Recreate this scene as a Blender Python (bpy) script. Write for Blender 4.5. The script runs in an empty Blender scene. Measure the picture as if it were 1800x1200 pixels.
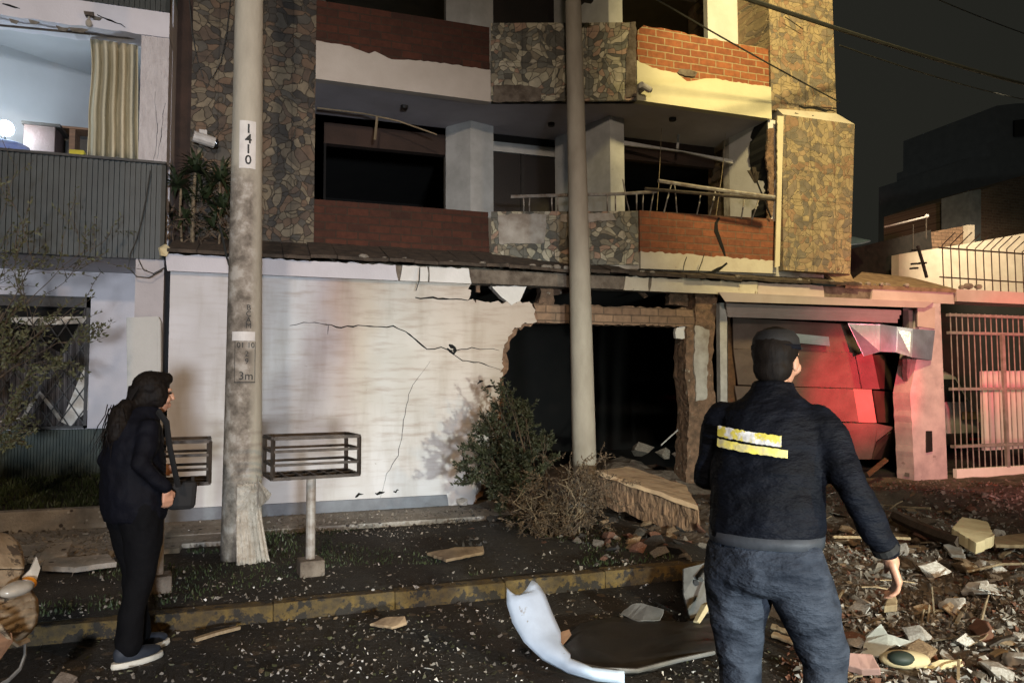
import bpy, bmesh, math, random
from mathutils import Vector, Matrix, Euler, noise
random.seed(7)
R = math.radians
sc = bpy.context.scene
COL = sc.collection
# ------------------------------------------------------------------ camera
YAW, PITCH, ROLL, F = R(18.775), R(3.367), R(-0.2), 1300.0
CF = Vector((math.sin(YAW)*math.cos(PITCH), math.cos(YAW)*math.cos(PITCH), math.sin(PITCH)))
_r = Vector((math.cos(YAW), -math.sin(YAW), 0)); _u = _r.cross(CF)
CR = _r*math.cos(ROLL)+_u*math.sin(ROLL); CU = -_r*math.sin(ROLL)+_u*math.cos(ROLL)
EYE = Vector((0, 0, 1.5))
cam = bpy.data.cameras.new('camera'); cam.sensor_width = 36; cam.lens = 26.0; cam.clip_end = 500; cam.clip_start = .05
co = bpy.data.objects.new('camera', cam); COL.objects.link(co)
co.matrix_world = Matrix(((CR.x, CU.x, -CF.x, 0), (CR.y, CU.y, -CF.y, 0), (CR.z, CU.z, -CF.z, 1.5), (0, 0, 0, 1)))
sc.camera = co
# ------------------------------------------------------------------ world: light-polluted overcast night
w = bpy.data.worlds.new('World'); sc.world = w; w.use_nodes = True
nt = w.node_tree; bg = nt.nodes['Background']
tc = nt.nodes.new('ShaderNodeTexCoord'); nz = nt.nodes.new('ShaderNodeTexNoise'); nz.inputs['Scale'].default_value = 1.6
rp = nt.nodes.new('ShaderNodeValToRGB')
rp.color_ramp.elements[0].position = .3; rp.color_ramp.elements[0].color = (.0145, .0148, .0118, 1)
rp.color_ramp.elements[1].position = .8; rp.color_ramp.elements[1].color = (.019, .019, .0155, 1)
nt.links.new(tc.outputs['Generated'], nz.inputs['Vector']); nt.links.new(nz.outputs['Fac'], rp.inputs['Fac'])
nt.links.new(rp.outputs['Color'], bg.inputs['Color']); bg.inputs['Strength'].default_value = 1.0
sc.view_settings.view_transform = 'Standard'; sc.view_settings.look = 'None'
sc.view_settings.exposure = 0; sc.view_settings.gamma = 1
# ------------------------------------------------------------------ lamps of the street, and added fill spots
def spot(name, loc, target, power, col, size, blend=.5, rad=.1):
    l = bpy.data.lights.new(name, 'SPOT'); l.energy = power; l.color = col; l.spot_size = R(size); l.spot_blend = blend
    l.shadow_soft_size = rad
    o = bpy.data.objects.new(name, l); COL.objects.link(o); o.location = loc
    o.rotation_euler = (Vector(target)-Vector(loc)).to_track_quat('-Z', 'Y').to_euler(); return o
def point(name, loc, power, col, rad=.1):
    l = bpy.data.lights.new(name, 'POINT'); l.energy = power; l.color = col; l.shadow_soft_size = rad
    o = bpy.data.objects.new(name, l); COL.objects.link(o); o.location = loc; return o
spot('street_lamp_light', (5.2, 2.6, 8.2), (8.0, 8.6, 5.4), 3100, (1, .80, .38), 70, .6, .35)
spot('far_wall_fill', (13.5, 9.6, 7.5), (17.5, 12.6, 3.0), 2600, (1, .84, .58), 84, .6, .12)  # added spot without a known lamp, brightens the cream wall
spot('soft_fill_behind', (-2.0, -6.0, 6.8), (.3, 7.8, .6), 2300, (1, .80, .62), 75, .8, .3)  # added spot behind the viewpoint, soft fill for wall and ground
spot('vehicle_headlight', (.05, -9.0, 1.1), (-1.3, 8.2, 1.1), 6600, (.84, .91, 1), 44, .85, .4)
spot('warm_lamp_right', (7.0, -3.0, 4.5), (0.0, 5.2, .4), 1050, (1, .58, .24), 70, .8, .15)
spot('red_beacon_light', (5.6, -1.2, 1.9), (8.05, 8.4, 1.45), 13000, (1, .015, .05), 11.5, .9, .12)
spot('red_beacon_light', (5.6, -1.2, 1.9), (10.8, 8.2, 2.0), 3600, (1, .03, .08), 12, .8, .12)  # second spot at the same beacon, added to redden the gate rails
spot('pink_fill_light', (5.2, -2.5, 2.0), (10.6, 8.2, 2.1), 4200, (1, .32, .31), 38, .8, .3)  # added wide pink spot, spreads the red beacon's glow over pillar and gate
spot('near_ground_fill', (3.4, -4.5, 1.15), (3.1, 3.1, 0), 3600, (.90, .97, .88), 40, .7, .15)  # added spot without a known lamp, brightens the debris on the ground
spot('vehicle_headlight_low', (3.0, -5.0, .9), (9.5, 7.0, .4), 1000, (.84, .95, .86), 60, .8, .3)

# ------------------------------------------------------------------ projection helpers (photo pixel + known plane -> place)
def ray(px, py): return CF + (px-900)/F*CR - (py-600)/F*CU
def P(px, py, Y):
    d = ray(px, py); return EYE + d*(Y/d.y)
def PXZ(px, py, Y):
    p = P(px, py, Y); return (p.x, p.z)
def G(px, py, z=0.0):
    d = ray(px, py); return EYE + d*((z-1.5)/d.z)
# ------------------------------------------------------------------ materials
M = {}
def N(nt, t, **kw):
    n = nt.nodes.new(t)
    for k, v in kw.items():
        if k in n.inputs.keys() if hasattr(n.inputs, 'keys') else False: n.inputs[k].default_value = v
        else: setattr(n, k, v)
    return n
def ramp(nt, fac, stops, interp='LINEAR'):
    r = nt.nodes.new('ShaderNodeValToRGB'); r.color_ramp.interpolation = interp
    e = r.color_ramp.elements
    while len(e) < len(stops): e.new(.5)
    for i, (p, c) in enumerate(stops):
        e[i].position = p; e[i].color = (*c, 1) if len(c) == 3 else c
    nt.links.new(fac, r.inputs['Fac']); return r.outputs['Color']
def mix(nt, fac, a, b, mode='MIX'):
    m = nt.nodes.new('ShaderNodeMix'); m.data_type = 'RGBA'; m.blend_type = mode
    for s, v in ((m.inputs['Factor'], fac), (m.inputs[6], a), (m.inputs[7], b)):
        if isinstance(v, (int, float)): s.default_value = v
        elif isinstance(v, tuple): s.default_value = (*v, 1)
        else: nt.links.new(v, s)
    return m.outputs[2]
def newmat(name):
    m = bpy.data.materials.new(name); m.use_nodes = True; M[name] = m
    nt = m.node_tree; b = nt.nodes['Principled BSDF']; return m, nt, b
def coords(nt, scale=(1, 1, 1), kind='Object', rot=(0, 0, 0)):
    t = nt.nodes.new('ShaderNodeTexCoord'); mp = nt.nodes.new('ShaderNodeMapping')
    mp.inputs['Scale'].default_value = scale; mp.inputs['Rotation'].default_value = rot
    nt.links.new(t.outputs[kind], mp.inputs['Vector']); return mp.outputs['Vector']
def noise_f(nt, vec, scale, detail=6, rough=.6):
    n = nt.nodes.new('ShaderNodeTexNoise'); n.inputs['Scale'].default_value = scale
    n.inputs['Detail'].default_value = detail; n.inputs['Roughness'].default_value = rough
    nt.links.new(vec, n.inputs['Vector']); return n.outputs['Fac']
def bump(nt, b, h, strength=.4, dist=.02, chain=None):
    n = nt.nodes.new('ShaderNodeBump'); n.inputs['Strength'].default_value = strength; n.inputs['Distance'].default_value = dist
    nt.links.new(h, n.inputs['Height'])
    if chain: nt.links.new(chain, n.inputs['Normal'])
    nt.links.new(n.outputs['Normal'], b.inputs['Normal']); return n.outputs['Normal']
def rnd(nt):
    return nt.nodes.new('ShaderNodeObjectInfo').outputs['Random']
def plain(name, c1, c2=None, scale=6, rough=.75, metal=0, bmp=.3, bscale=40, bdist=.01, contrast=(.35, .65), spots=None, aniso=(1, 1, 1), vary=0, coat=0):
    """two-tone worn surface with fine bump; spots=(colour, scale, threshold) adds chips or stains"""
    m, nt, b = newmat(name); v = coords(nt, aniso)
    c2 = c2 or tuple(x*.75 for x in c1)
    col = ramp(nt, noise_f(nt, v, scale), [(contrast[0], c2), (contrast[1], c1)])
    if spots:
        sc_, s_s, th = spots
        f = ramp(nt, noise_f(nt, v, s_s, 8, .65), [(th, (0, 0, 0)), (th+.05, (1, 1, 1))])
        col = mix(nt, f, col, sc_)
    if vary:
        mm = nt.nodes.new('ShaderNodeMapRange'); mm.inputs['To Min'].default_value = 1-vary; mm.inputs['To Max'].default_value = 1+vary*.5
        nt.links.new(rnd(nt), mm.inputs['Value'])
        hsv = nt.nodes.new('ShaderNodeHueSaturation'); nt.links.new(col, hsv.inputs['Color']); nt.links.new(mm.outputs[0], hsv.inputs['Value'])
        col = hsv.outputs['Color']
    nt.links.new(col, b.inputs['Base Color']); b.inputs['Roughness'].default_value = rough; b.inputs['Metallic'].default_value = metal
    if coat: b.inputs['Coat Weight'].default_value = coat
    if bmp: bump(nt, b, noise_f(nt, v, bscale, 5), bmp, bdist)
    return m
plain('white_plaster', (.70, .68, .66), (.60, .58, .55), 3, .85, bmp=.25, bscale=30)
plain('house_white', (.62, .60, .64), (.54, .52, .55), 2, .85, bmp=.2, bscale=50, spots=((.42, .40, .38), 9, .70))
plain('cream_plaster', (.60, .55, .44), (.48, .42, .33), 3, .85, bmp=.3, bscale=25, spots=((.25, .19, .14), 7, .66))
plain('dirty_plaster', (.50, .47, .42), (.26, .22, .18), 4, .9, bmp=.5, bscale=18)
plain('shade_black', (.006, .005, .0045), (.003, .003, .003), 3, .95, bmp=.2)  # near-black puts the shade of rooms, gaps and cracks into the colour
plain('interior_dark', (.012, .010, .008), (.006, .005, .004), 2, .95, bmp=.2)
plain('brown_soffit', (.05, .028, .02), (.03, .018, .013), 2, .9)
plain('rough_concrete', (.20, .165, .13), (.08, .06, .045), 7, .95, bmp=.9, bscale=12, bdist=.04)
plain('broken_brick_core', (.27, .16, .10), (.11, .07, .045), 11, .95, bmp=1, bscale=16, bdist=.05, spots=((.42, .36, .28), 14, .62))
plain('eave_tile', (.10, .072, .052), (.04, .03, .022), 9, .9, bmp=.8, bscale=14, bdist=.03)
plain('pole_concrete', (.40, .36, .29), (.30, .265, .21), 5, .8, bmp=.3, bscale=60, aniso=(1, 1, .35))
plain('steel_dark', (.09, .07, .055), (.04, .032, .026), 14, .6, metal=.4, bmp=.4, bscale=60)
plain('steel_painted', (.35, .33, .30), (.16, .12, .09), 12, .55, bmp=.2)
plain('gate_paint', (.30, .28, .26), (.18, .16, .14), 8, .5)
plain('frame_white', (.55, .53, .51), (.40, .38, .36), 8, .5)
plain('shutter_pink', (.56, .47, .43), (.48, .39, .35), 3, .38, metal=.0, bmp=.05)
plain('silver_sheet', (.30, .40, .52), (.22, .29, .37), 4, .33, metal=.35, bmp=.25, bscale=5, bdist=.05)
plain('green_base', (.035, .052, .042), (.02, .032, .026), 3, .6, bmp=.1)
plain('black_metal', (.012, .012, .013), (.02, .018, .016), 6, .5)
plain('curtain_cloth', (.56, .50, .36), (.44, .39, .27), 3, .9, aniso=(3, 3, .5), bmp=.2)
plain('grey_cloth', (.16, .15, .15), (.09, .08, .08), 3, .9, aniso=(4, 4, .5), bmp=.2)
plain('wood_brown', (.20, .11, .06), (.11, .06, .035), 5, .6, aniso=(1, 1, 6), bmp=.2)
plain('wood_pale', (.46, .36, .22), (.30, .22, .13), 6, .8, aniso=(6, 1, 1), bmp=.5, bscale=20, vary=.4)
plain('yellow_cloth', (.6, .5, .05), (.4, .32, .03), 4, .9)
plain('blue_cloth', (.12, .18, .45), (.3, .35, .5), 4, .9)
plain('leaf_green', (.042, .062, .018), (.020, .032, .010), 8, .6, bmp=.1, vary=.5)
plain('leaf_olive', (.085, .085, .035), (.05, .05, .022), 8, .65, bmp=.1, vary=.5)
plain('leaf_palm', (.045, .065, .022), (.025, .04, .014), 6, .55, bmp=.1, vary=.4)
plain('twig_pale', (.38, .30, .19), (.18, .13, .08), 20, .9, vary=.5)
plain('twig_dark', (.10, .07, .045), (.06, .042, .028), 20, .9)
plain('bark', (.085, .06, .042), (.05, .035, .026), 15, .95, bmp=.8)
plain('rubble_white', (.68, .66, .62), (.40, .36, .31), 9, .9, bmp=.6, bscale=14, vary=.35)
plain('rubble_grey', (.24, .215, .18), (.12, .10, .08), 9, .95, bmp=.8, bscale=14, vary=.45)
plain('rubble_brick', (.17, .07, .04), (.11, .06, .04), 8, .95, bmp=.8, bscale=14, vary=.35, spots=((.4, .34, .28), 9, .62))
plain('rubble_tan', (.42, .30, .18), (.22, .15, .09), 9, .95, bmp=.8, bscale=14, vary=.4)
plain('foam_cream', (.72, .62, .38), (.58, .48, .28), 6, .9, bmp=.4, bscale=20)
plain('yellow_paint', (.135, .088, .022), (.045, .033, .018), 8, .85, bmp=.8, bscale=24, bdist=.03, spots=((.022, .018, .013), 10, .50))
plain('kerb_stone', (.22, .20, .16), (.12, .10, .08), 7, .9, bmp=.6, bscale=20)
plain('jacket_black', (.0045, .005, .009), (.003, .003, .005), 4, .75, bmp=.35, bscale=9, bdist=.04)
plain('trousers_black', (.004, .004, .005), (.0025, .0025, .003), 4, .85, bmp=.35, bscale=9, bdist=.04)
plain('police_jacket', (.0042, .0055, .010), (.0025, .003, .005), 3, .7, bmp=.5, bscale=2.6, bdist=.10, aniso=(1.6, 1.6, 4))
plain('jeans', (.050, .060, .080), (.014, .018, .027), 3.2, .85, bmp=.6, bscale=3.2, bdist=.10, aniso=(1.6, 1.6, 3.6))  # strong tone contrast stands in for light and dark on the folds
plain('belt_grey', (.05, .055, .065), (.03, .034, .04), 10, .5, bmp=.2)
plain('skin', (.50, .27, .17), (.44, .22, .14), 8, .5, bmp=.1, bscale=80)
plain('hair_black', (.006, .0045, .004), (.010, .007, .005), 30, .65, aniso=(1, 1, .2), bmp=.3, bscale=70)
plain('shoe_navy', (.022, .028, .04), (.012, .015, .022), 12, .7)
plain('shoe_sole', (.66, .62, .52), (.5, .46, .38), 12, .7)
plain('bag_black', (.006, .0055, .0055), (.004, .0035, .0035), 6, .8)
plain('car_dusty', (.40, .31, .20), (.24, .18, .115), 9, .7, bmp=.6, bscale=20, spots=((.09, .066, .045), 9, .56))
plain('car_silver', (.60, .58, .56), (.48, .46, .45), 5, .4, coat=.3)
plain('car_dark', (.012, .011, .010), (.025, .021, .018), 8, .5, bmp=.4, bscale=12)
plain('glass_dark', (.015, .016, .018), (.02, .02, .022), 4, .08)
plain('headlamp', (.45, .42, .36), (.30, .27, .22), 6, .15, coat=.5)
plain('amber_lens', (.75, .32, .03), (.6, .22, .02), 6, .2)
plain('red_lens', (.5, .02, .02), (.35, .01, .01), 6, .2)
plain('bumper_white', (.60, .72, .86), (.48, .58, .70), 5, .45, bmp=.15, bscale=14, spots=((.25, .23, .20), 11, .64))
plain('fender_grey', (.20, .20, .19), (.12, .12, .115), 6, .5)
plain('plastic_white', (.66, .70, .66), (.50, .54, .50), 6, .35)
plain('panel_white', (.82, .82, .76), (.74, .73, .66), 3, .6)
plain('wall_cream_far', (.56, .50, .40), (.44, .39, .31), 3, .9)
plain('wall_blue_far', (.40, .46, .48), (.28, .32, .34), 4, .9)
plain('night_building', (.50, .52, .58), (.42, .44, .5), 2, .9)
plain('cable_black', (.02, .02, .018), (.03, .03, .028), 8, .6)
plain('sky_blue_metal', (.20, .32, .40), (.12, .2, .26), 3, .6)
plain('cloth_patch', (.55, .55, .56), (.30, .30, .32), 25, .6, bmp=.6, bscale=60)
plain('paint_black', (.015, .014, .013), (.03, .028, .025), 20, .7)
plain('label_white', (.66, .63, .60), (.58, .55, .52), 15, .6)
plain('plastic_wrap', (.46, .42, .36), (.30, .26, .21), 9, .3, bmp=.8, bscale=14, bdist=.05)
plain('asphalt_chunk', (.06, .055, .05), (.03, .027, .024), 9, .95, bmp=.8, bscale=14)

for k_ in ('jacket_black', 'trousers_black', 'police_jacket', 'jeans', 'hair_black', 'belt_grey', 'curtain_cloth', 'grey_cloth'): M[k_].node_tree.nodes['Principled BSDF'].inputs['Specular IOR Level'].default_value = .12
def stone_mat(name, cols, scale, grout, dark=1.0):
    m, nt, b = newmat(name); v = coords(nt)
    # world-sized patches: warp then voronoi in the XZ plane (Y squashed)
    mp = coords(nt, (1, .35, 1))
    wn = nt.nodes.new('ShaderNodeTexNoise'); wn.inputs['Scale'].default_value = 5; nt.links.new(mp, wn.inputs['Vector'])
    w2 = nt.nodes.new('ShaderNodeTexNoise'); w2.inputs['Scale'].default_value = 2.2; nt.links.new(mp, w2.inputs['Vector'])
    wv = mix(nt, .07, mix(nt, .42, mp, w2.outputs['Color'], 'ADD'), wn.outputs['Color'], 'ADD')
    def vor(feature):
        x = nt.nodes.new('ShaderNodeTexVoronoi'); x.feature = feature; x.inputs['Scale'].default_value = scale
        x.inputs['Randomness'].default_value = .95
        nt.links.new(wv, x.inputs['Vector']); return x
    c = vor('F1'); e = vor('DISTANCE_TO_EDGE')
    sep = nt.nodes.new('ShaderNodeSeparateColor'); nt.links.new(c.outputs['Color'], sep.inputs['Color'])
    n = len(cols); col = ramp(nt, sep.outputs[0], [(i/n, tuple(x*dark for x in k)) for i, k in enumerate(cols)], 'CONSTANT')
    col = mix(nt, .55, col, ramp(nt, noise_f(nt, v, 9), [(.3, (.35, .33, .31)), (.7, (1.2, 1.15, 1.05))]), 'MULTIPLY')
    g = ramp(nt, e.outputs['Distance'], [(.008, (0, 0, 0)), (.045, (1, 1, 1))])
    col = mix(nt, g, grout, col)
    # square slab joints
    sx = nt.nodes.new('ShaderNodeSeparateXYZ'); nt.links.new(v, sx.inputs[0])
    for k in (0, 2):
        a = nt.nodes.new('ShaderNodeMath'); a.operation = 'PINGPONG'; a.inputs[1].default_value = .2
        nt.links.new(sx.outputs[k], a.inputs[0])
        j = ramp(nt, a.outputs[0], [(.002, (.62, .62, .62)), (.010, (1, 1, 1))]); col = mix(nt, 1.0, col, j, 'MULTIPLY')
    nt.links.new(col, b.inputs['Base Color']); b.inputs['Roughness'].default_value = .75
    h = mix(nt, .6, g, sep.outputs[1], 'MULTIPLY')
    nb = bump(nt, b, h, .8, .02); bump(nt, b, noise_f(nt, v, 30), .4, .01, nb); return m
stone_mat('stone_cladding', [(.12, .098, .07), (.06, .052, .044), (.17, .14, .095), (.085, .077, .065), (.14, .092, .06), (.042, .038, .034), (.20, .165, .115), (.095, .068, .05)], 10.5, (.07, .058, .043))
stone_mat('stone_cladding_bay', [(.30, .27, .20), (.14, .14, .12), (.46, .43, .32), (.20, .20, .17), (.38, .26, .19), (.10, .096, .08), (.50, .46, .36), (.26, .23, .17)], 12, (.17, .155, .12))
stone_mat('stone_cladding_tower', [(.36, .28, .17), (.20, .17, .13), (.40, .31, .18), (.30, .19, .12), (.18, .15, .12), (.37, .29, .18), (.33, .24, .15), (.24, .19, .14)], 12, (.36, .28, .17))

def brick_mat(name, c1, c2, mortar, bump_s=.6):
    m, nt, b = newmat(name); t = nt.nodes.new('ShaderNodeTexCoord')
    sp = nt.nodes.new('ShaderNodeSeparateXYZ'); cb = nt.nodes.new('ShaderNodeCombineXYZ')
    nt.links.new(t.outputs['Object'], sp.inputs[0]); nt.links.new(sp.outputs[0], cb.inputs[0]); nt.links.new(sp.outputs[2], cb.inputs[1])
    wn = nt.nodes.new('ShaderNodeTexNoise'); wn.inputs['Scale'].default_value = 6; nt.links.new(cb.outputs[0], wn.inputs['Vector'])
    wv = mix(nt, .018, cb.outputs[0], wn.outputs['Color'], 'ADD')
    k = nt.nodes.new('ShaderNodeTexBrick'); nt.links.new(wv, k.inputs['Vector'])
    k.inputs['Color1'].default_value = (*c1, 1); k.inputs['Color2'].default_value = (*c2, 1); k.inputs['Mortar'].default_value = (*mortar, 1)
    k.inputs['Scale'].default_value = 1; k.inputs['Brick Width'].default_value = .255; k.inputs['Row Height'].default_value = .095
    k.inputs['Mortar Size'].default_value = .009; k.inputs['Mortar Smooth'].default_value = .3
    col = mix(nt, .6, k.outputs['Color'], ramp(nt, noise_f(nt, cb.outputs[0], 14), [(.3, (.5, .45, .42)), (.7, (1.25, 1.15, 1.05))]), 'MULTIPLY')
    nt.links.new(col, b.inputs['Base Color']); b.inputs['Roughness'].default_value = .9
    iv = nt.nodes.new('ShaderNodeMath'); iv.operation = 'SUBTRACT'; iv.inputs[0].default_value = 1; nt.links.new(k.outputs['Fac'], iv.inputs[1])
    nb = bump(nt, b, iv.outputs[0], bump_s, .02); bump(nt, b, noise_f(nt, cb.outputs[0], 50), .4, .01, nb); return m
brick_mat('brick_dark', (.085, .027, .014), (.045, .017, .010), (.05, .028, .017))
brick_mat('brick_lamplit', (.32, .115, .045), (.23, .075, .032), (.36, .28, .16))  # same brick with orange lamplight put into its colour
brick_mat('brick_lower', (.24, .085, .04), (.17, .062, .032), (.17, .10, .06))
brick_mat('brick_far', (.34, .25, .19), (.25, .18, .14), (.38, .33, .28))
brick_mat('brick_tan', (.30, .20, .13), (.20, .13, .085), (.13, .09, .06))

# the big white wall: blast-stained, smeared along X, faint washes of colour, the upper wall's warmer light put into them, splashes low down
m, nt, b = newmat('stained_wall')
v = coords(nt); vs = coords(nt, (.9, 1, 7)); vv = coords(nt, (1.5, 1, .25))
base = ramp(nt, noise_f(nt, v, 1.2, 3), [(.3, (.50, .48, .46)), (.7, (.64, .63, .64))])
sx = nt.nodes.new('ShaderNodeSeparateXYZ'); nt.links.new(v, sx.inputs[0])
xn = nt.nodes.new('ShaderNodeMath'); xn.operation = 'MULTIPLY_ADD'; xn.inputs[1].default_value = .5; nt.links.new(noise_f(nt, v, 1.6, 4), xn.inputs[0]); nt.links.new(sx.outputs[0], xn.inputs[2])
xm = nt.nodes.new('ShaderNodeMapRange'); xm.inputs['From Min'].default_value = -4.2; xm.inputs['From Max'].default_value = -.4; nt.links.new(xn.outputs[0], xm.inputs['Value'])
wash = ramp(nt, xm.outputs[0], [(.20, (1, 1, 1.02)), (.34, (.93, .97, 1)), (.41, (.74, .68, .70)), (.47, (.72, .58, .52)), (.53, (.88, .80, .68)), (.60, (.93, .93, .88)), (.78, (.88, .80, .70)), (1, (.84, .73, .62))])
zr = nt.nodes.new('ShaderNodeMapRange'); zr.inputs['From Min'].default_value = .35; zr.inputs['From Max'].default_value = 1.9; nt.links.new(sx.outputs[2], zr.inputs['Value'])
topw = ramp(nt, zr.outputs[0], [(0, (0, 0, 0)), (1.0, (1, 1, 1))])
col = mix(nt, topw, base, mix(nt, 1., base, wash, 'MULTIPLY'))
zone = ramp(nt, sx.outputs[2], [(.10, (0, 0, 0)), (.5, (.55, .55, .55)), (1.4, (1, 1, 1)), (1.0, (1, 1, 1))])
xz = nt.nodes.new('ShaderNodeMapRange'); xz.inputs['From Min'].default_value = -4.4; xz.inputs['From Max'].default_value = -2.7
nt.links.new(sx.outputs[0], xz.inputs['Value'])
smear = ramp(nt, noise_f(nt, vs, 2.6, 8, .62), [(.49, (0, 0, 0)), (.72, (.75, .75, .75))])
mm = nt.nodes.new('ShaderNodeMath'); mm.operation = 'MULTIPLY'; nt.links.new(smear, mm.inputs[0]); nt.links.new(zone, mm.inputs[1])
m2 = nt.nodes.new('ShaderNodeMath'); m2.operation = 'MULTIPLY'; nt.links.new(mm.outputs[0], m2.inputs[0])
xr = nt.nodes.new('ShaderNodeMath'); xr.operation = 'MULTIPLY_ADD'; xr.inputs[1].default_value = .70; xr.inputs[2].default_value = .15
nt.links.new(xz.outputs[0], xr.inputs[0]); nt.links.new(xr.outputs[0], m2.inputs[1])
col = mix(nt, m2.outputs[0], col, (.30, .22, .17))
pit = ramp(nt, noise_f(nt, v, 16, 4, .6), [(.70, (0, 0, 0)), (.74, (.8, .8, .8))]); col = mix(nt, pit, col, (.26, .22, .18))
grm = ramp(nt, noise_f(nt, vv, 3.2, 7, .6), [(.50, (1, 1, 1)), (.72, (.80, .77, .73))]); col = mix(nt, .8, col, grm, 'MULTIPLY')
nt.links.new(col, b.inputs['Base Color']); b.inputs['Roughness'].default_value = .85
bump(nt, b, noise_f(nt, v, 26), .2, .01)
# pole concrete with peeling grey lower part
m, nt, b = newmat('pole_worn'); v = coords(nt); v2 = coords(nt, (1, 1, .3))
c0 = ramp(nt, noise_f(nt, v2, 6), [(.3, (.33, .30, .24)), (.7, (.45, .41, .33))])
worn = ramp(nt, noise_f(nt, v, 7, 8, .65), [(.40, (.12, .10, .08)), (.52, (.25, .215, .175)), (.62, (.40, .365, .32))])
sx = nt.nodes.new('ShaderNodeSeparateXYZ'); nt.links.new(v, sx.inputs[0])
ad = nt.nodes.new('ShaderNodeMath'); ad.operation = 'MULTIPLY_ADD'; ad.inputs[1].default_value = .5; nt.links.new(noise_f(nt, v, 3), ad.inputs[0]); nt.links.new(sx.outputs[2], ad.inputs[2])
mr = nt.nodes.new('ShaderNodeMapRange'); mr.inputs['From Min'].default_value = 3.45; mr.inputs['From Max'].default_value = 3.25
nt.links.new(ad.outputs[0], mr.inputs['Value'])
side = nt.nodes.new('ShaderNodeMapRange'); side.inputs['From Min'].default_value = .09; side.inputs['From Max'].default_value = .03
nt.links.new(sx.outputs[0], side.inputs['Value'])
mu = nt.nodes.new('ShaderNodeMath'); mu.operation = 'MULTIPLY'; nt.links.new(mr.outputs[0], mu.inputs[0]); nt.links.new(side.outputs[0], mu.inputs[1])
nt.links.new(mix(nt, mu.outputs[0], c0, worn), b.inputs['Base Color']); b.inputs['Roughness'].default_value = .85
bump(nt, b, noise_f(nt, v, 30), .5, .01)
# ground materials
def ground(name, stops, scale, speck=None, bscale=25, bstr=.8, rough=.95):
    m, nt, b = newmat(name); v = coords(nt)
    col = ramp(nt, noise_f(nt, v, scale, 9, .65), stops)
    if speck:
        for (c, s, th) in speck:
            vo = nt.nodes.new('ShaderNodeTexVoronoi'); vo.inputs['Scale'].default_value = s; nt.links.new(v, vo.inputs['Vector'])
            f = ramp(nt, vo.outputs['Distance'], [(th, (1, 1, 1)), (th+.05, (0, 0, 0))])
            sp = nt.nodes.new('ShaderNodeSeparateColor'); nt.links.new(vo.outputs['Color'], sp.inputs['Color'])
            k = ramp(nt, sp.outputs[0], [(.6, (0, 0, 0)), (.62, (1, 1, 1))]); f = mix(nt, 1., f, k, 'MULTIPLY')
            col = mix(nt, f, col, c)
    nt.links.new(col, b.inputs['Base Color']); b.inputs['Roughness'].default_value = rough
    nb = bump(nt, b, noise_f(nt, v, bscale, 8), bstr, .03); bump(nt, b, noise_f(nt, v, 90, 3), .5, .01, nb)
ground('asphalt', [(.35, (.012, .010, .008)), (.6, (.030, .025, .019)), (.75, (.055, .046, .034))], 1.7, [((.12, .10, .075), 23, .15), ((.08, .058, .036), 9, .24)])
ground('soil', [(.35, (.010, .008, .006)), (.6, (.026, .021, .014)), (.78, (.06, .047, .033))], 3.5, [((.2, .17, .13), 20, .14)])
ground('pavement', [(.3, (.17, .15, .13)), (.6, (.34, .31, .27)), (.8, (.44, .41, .37))], 3, [((.42, .40, .37), 18, .18), ((.05, .04, .035), 12, .2)])
ground('driveway', [(.35, (.045, .034, .026)), (.55, (.12, .093, .068)), (.75, (.24, .20, .155))], 2.5, [((.30, .27, .22), 16, .16), ((.03, .02, .015), 9, .25)])

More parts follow.
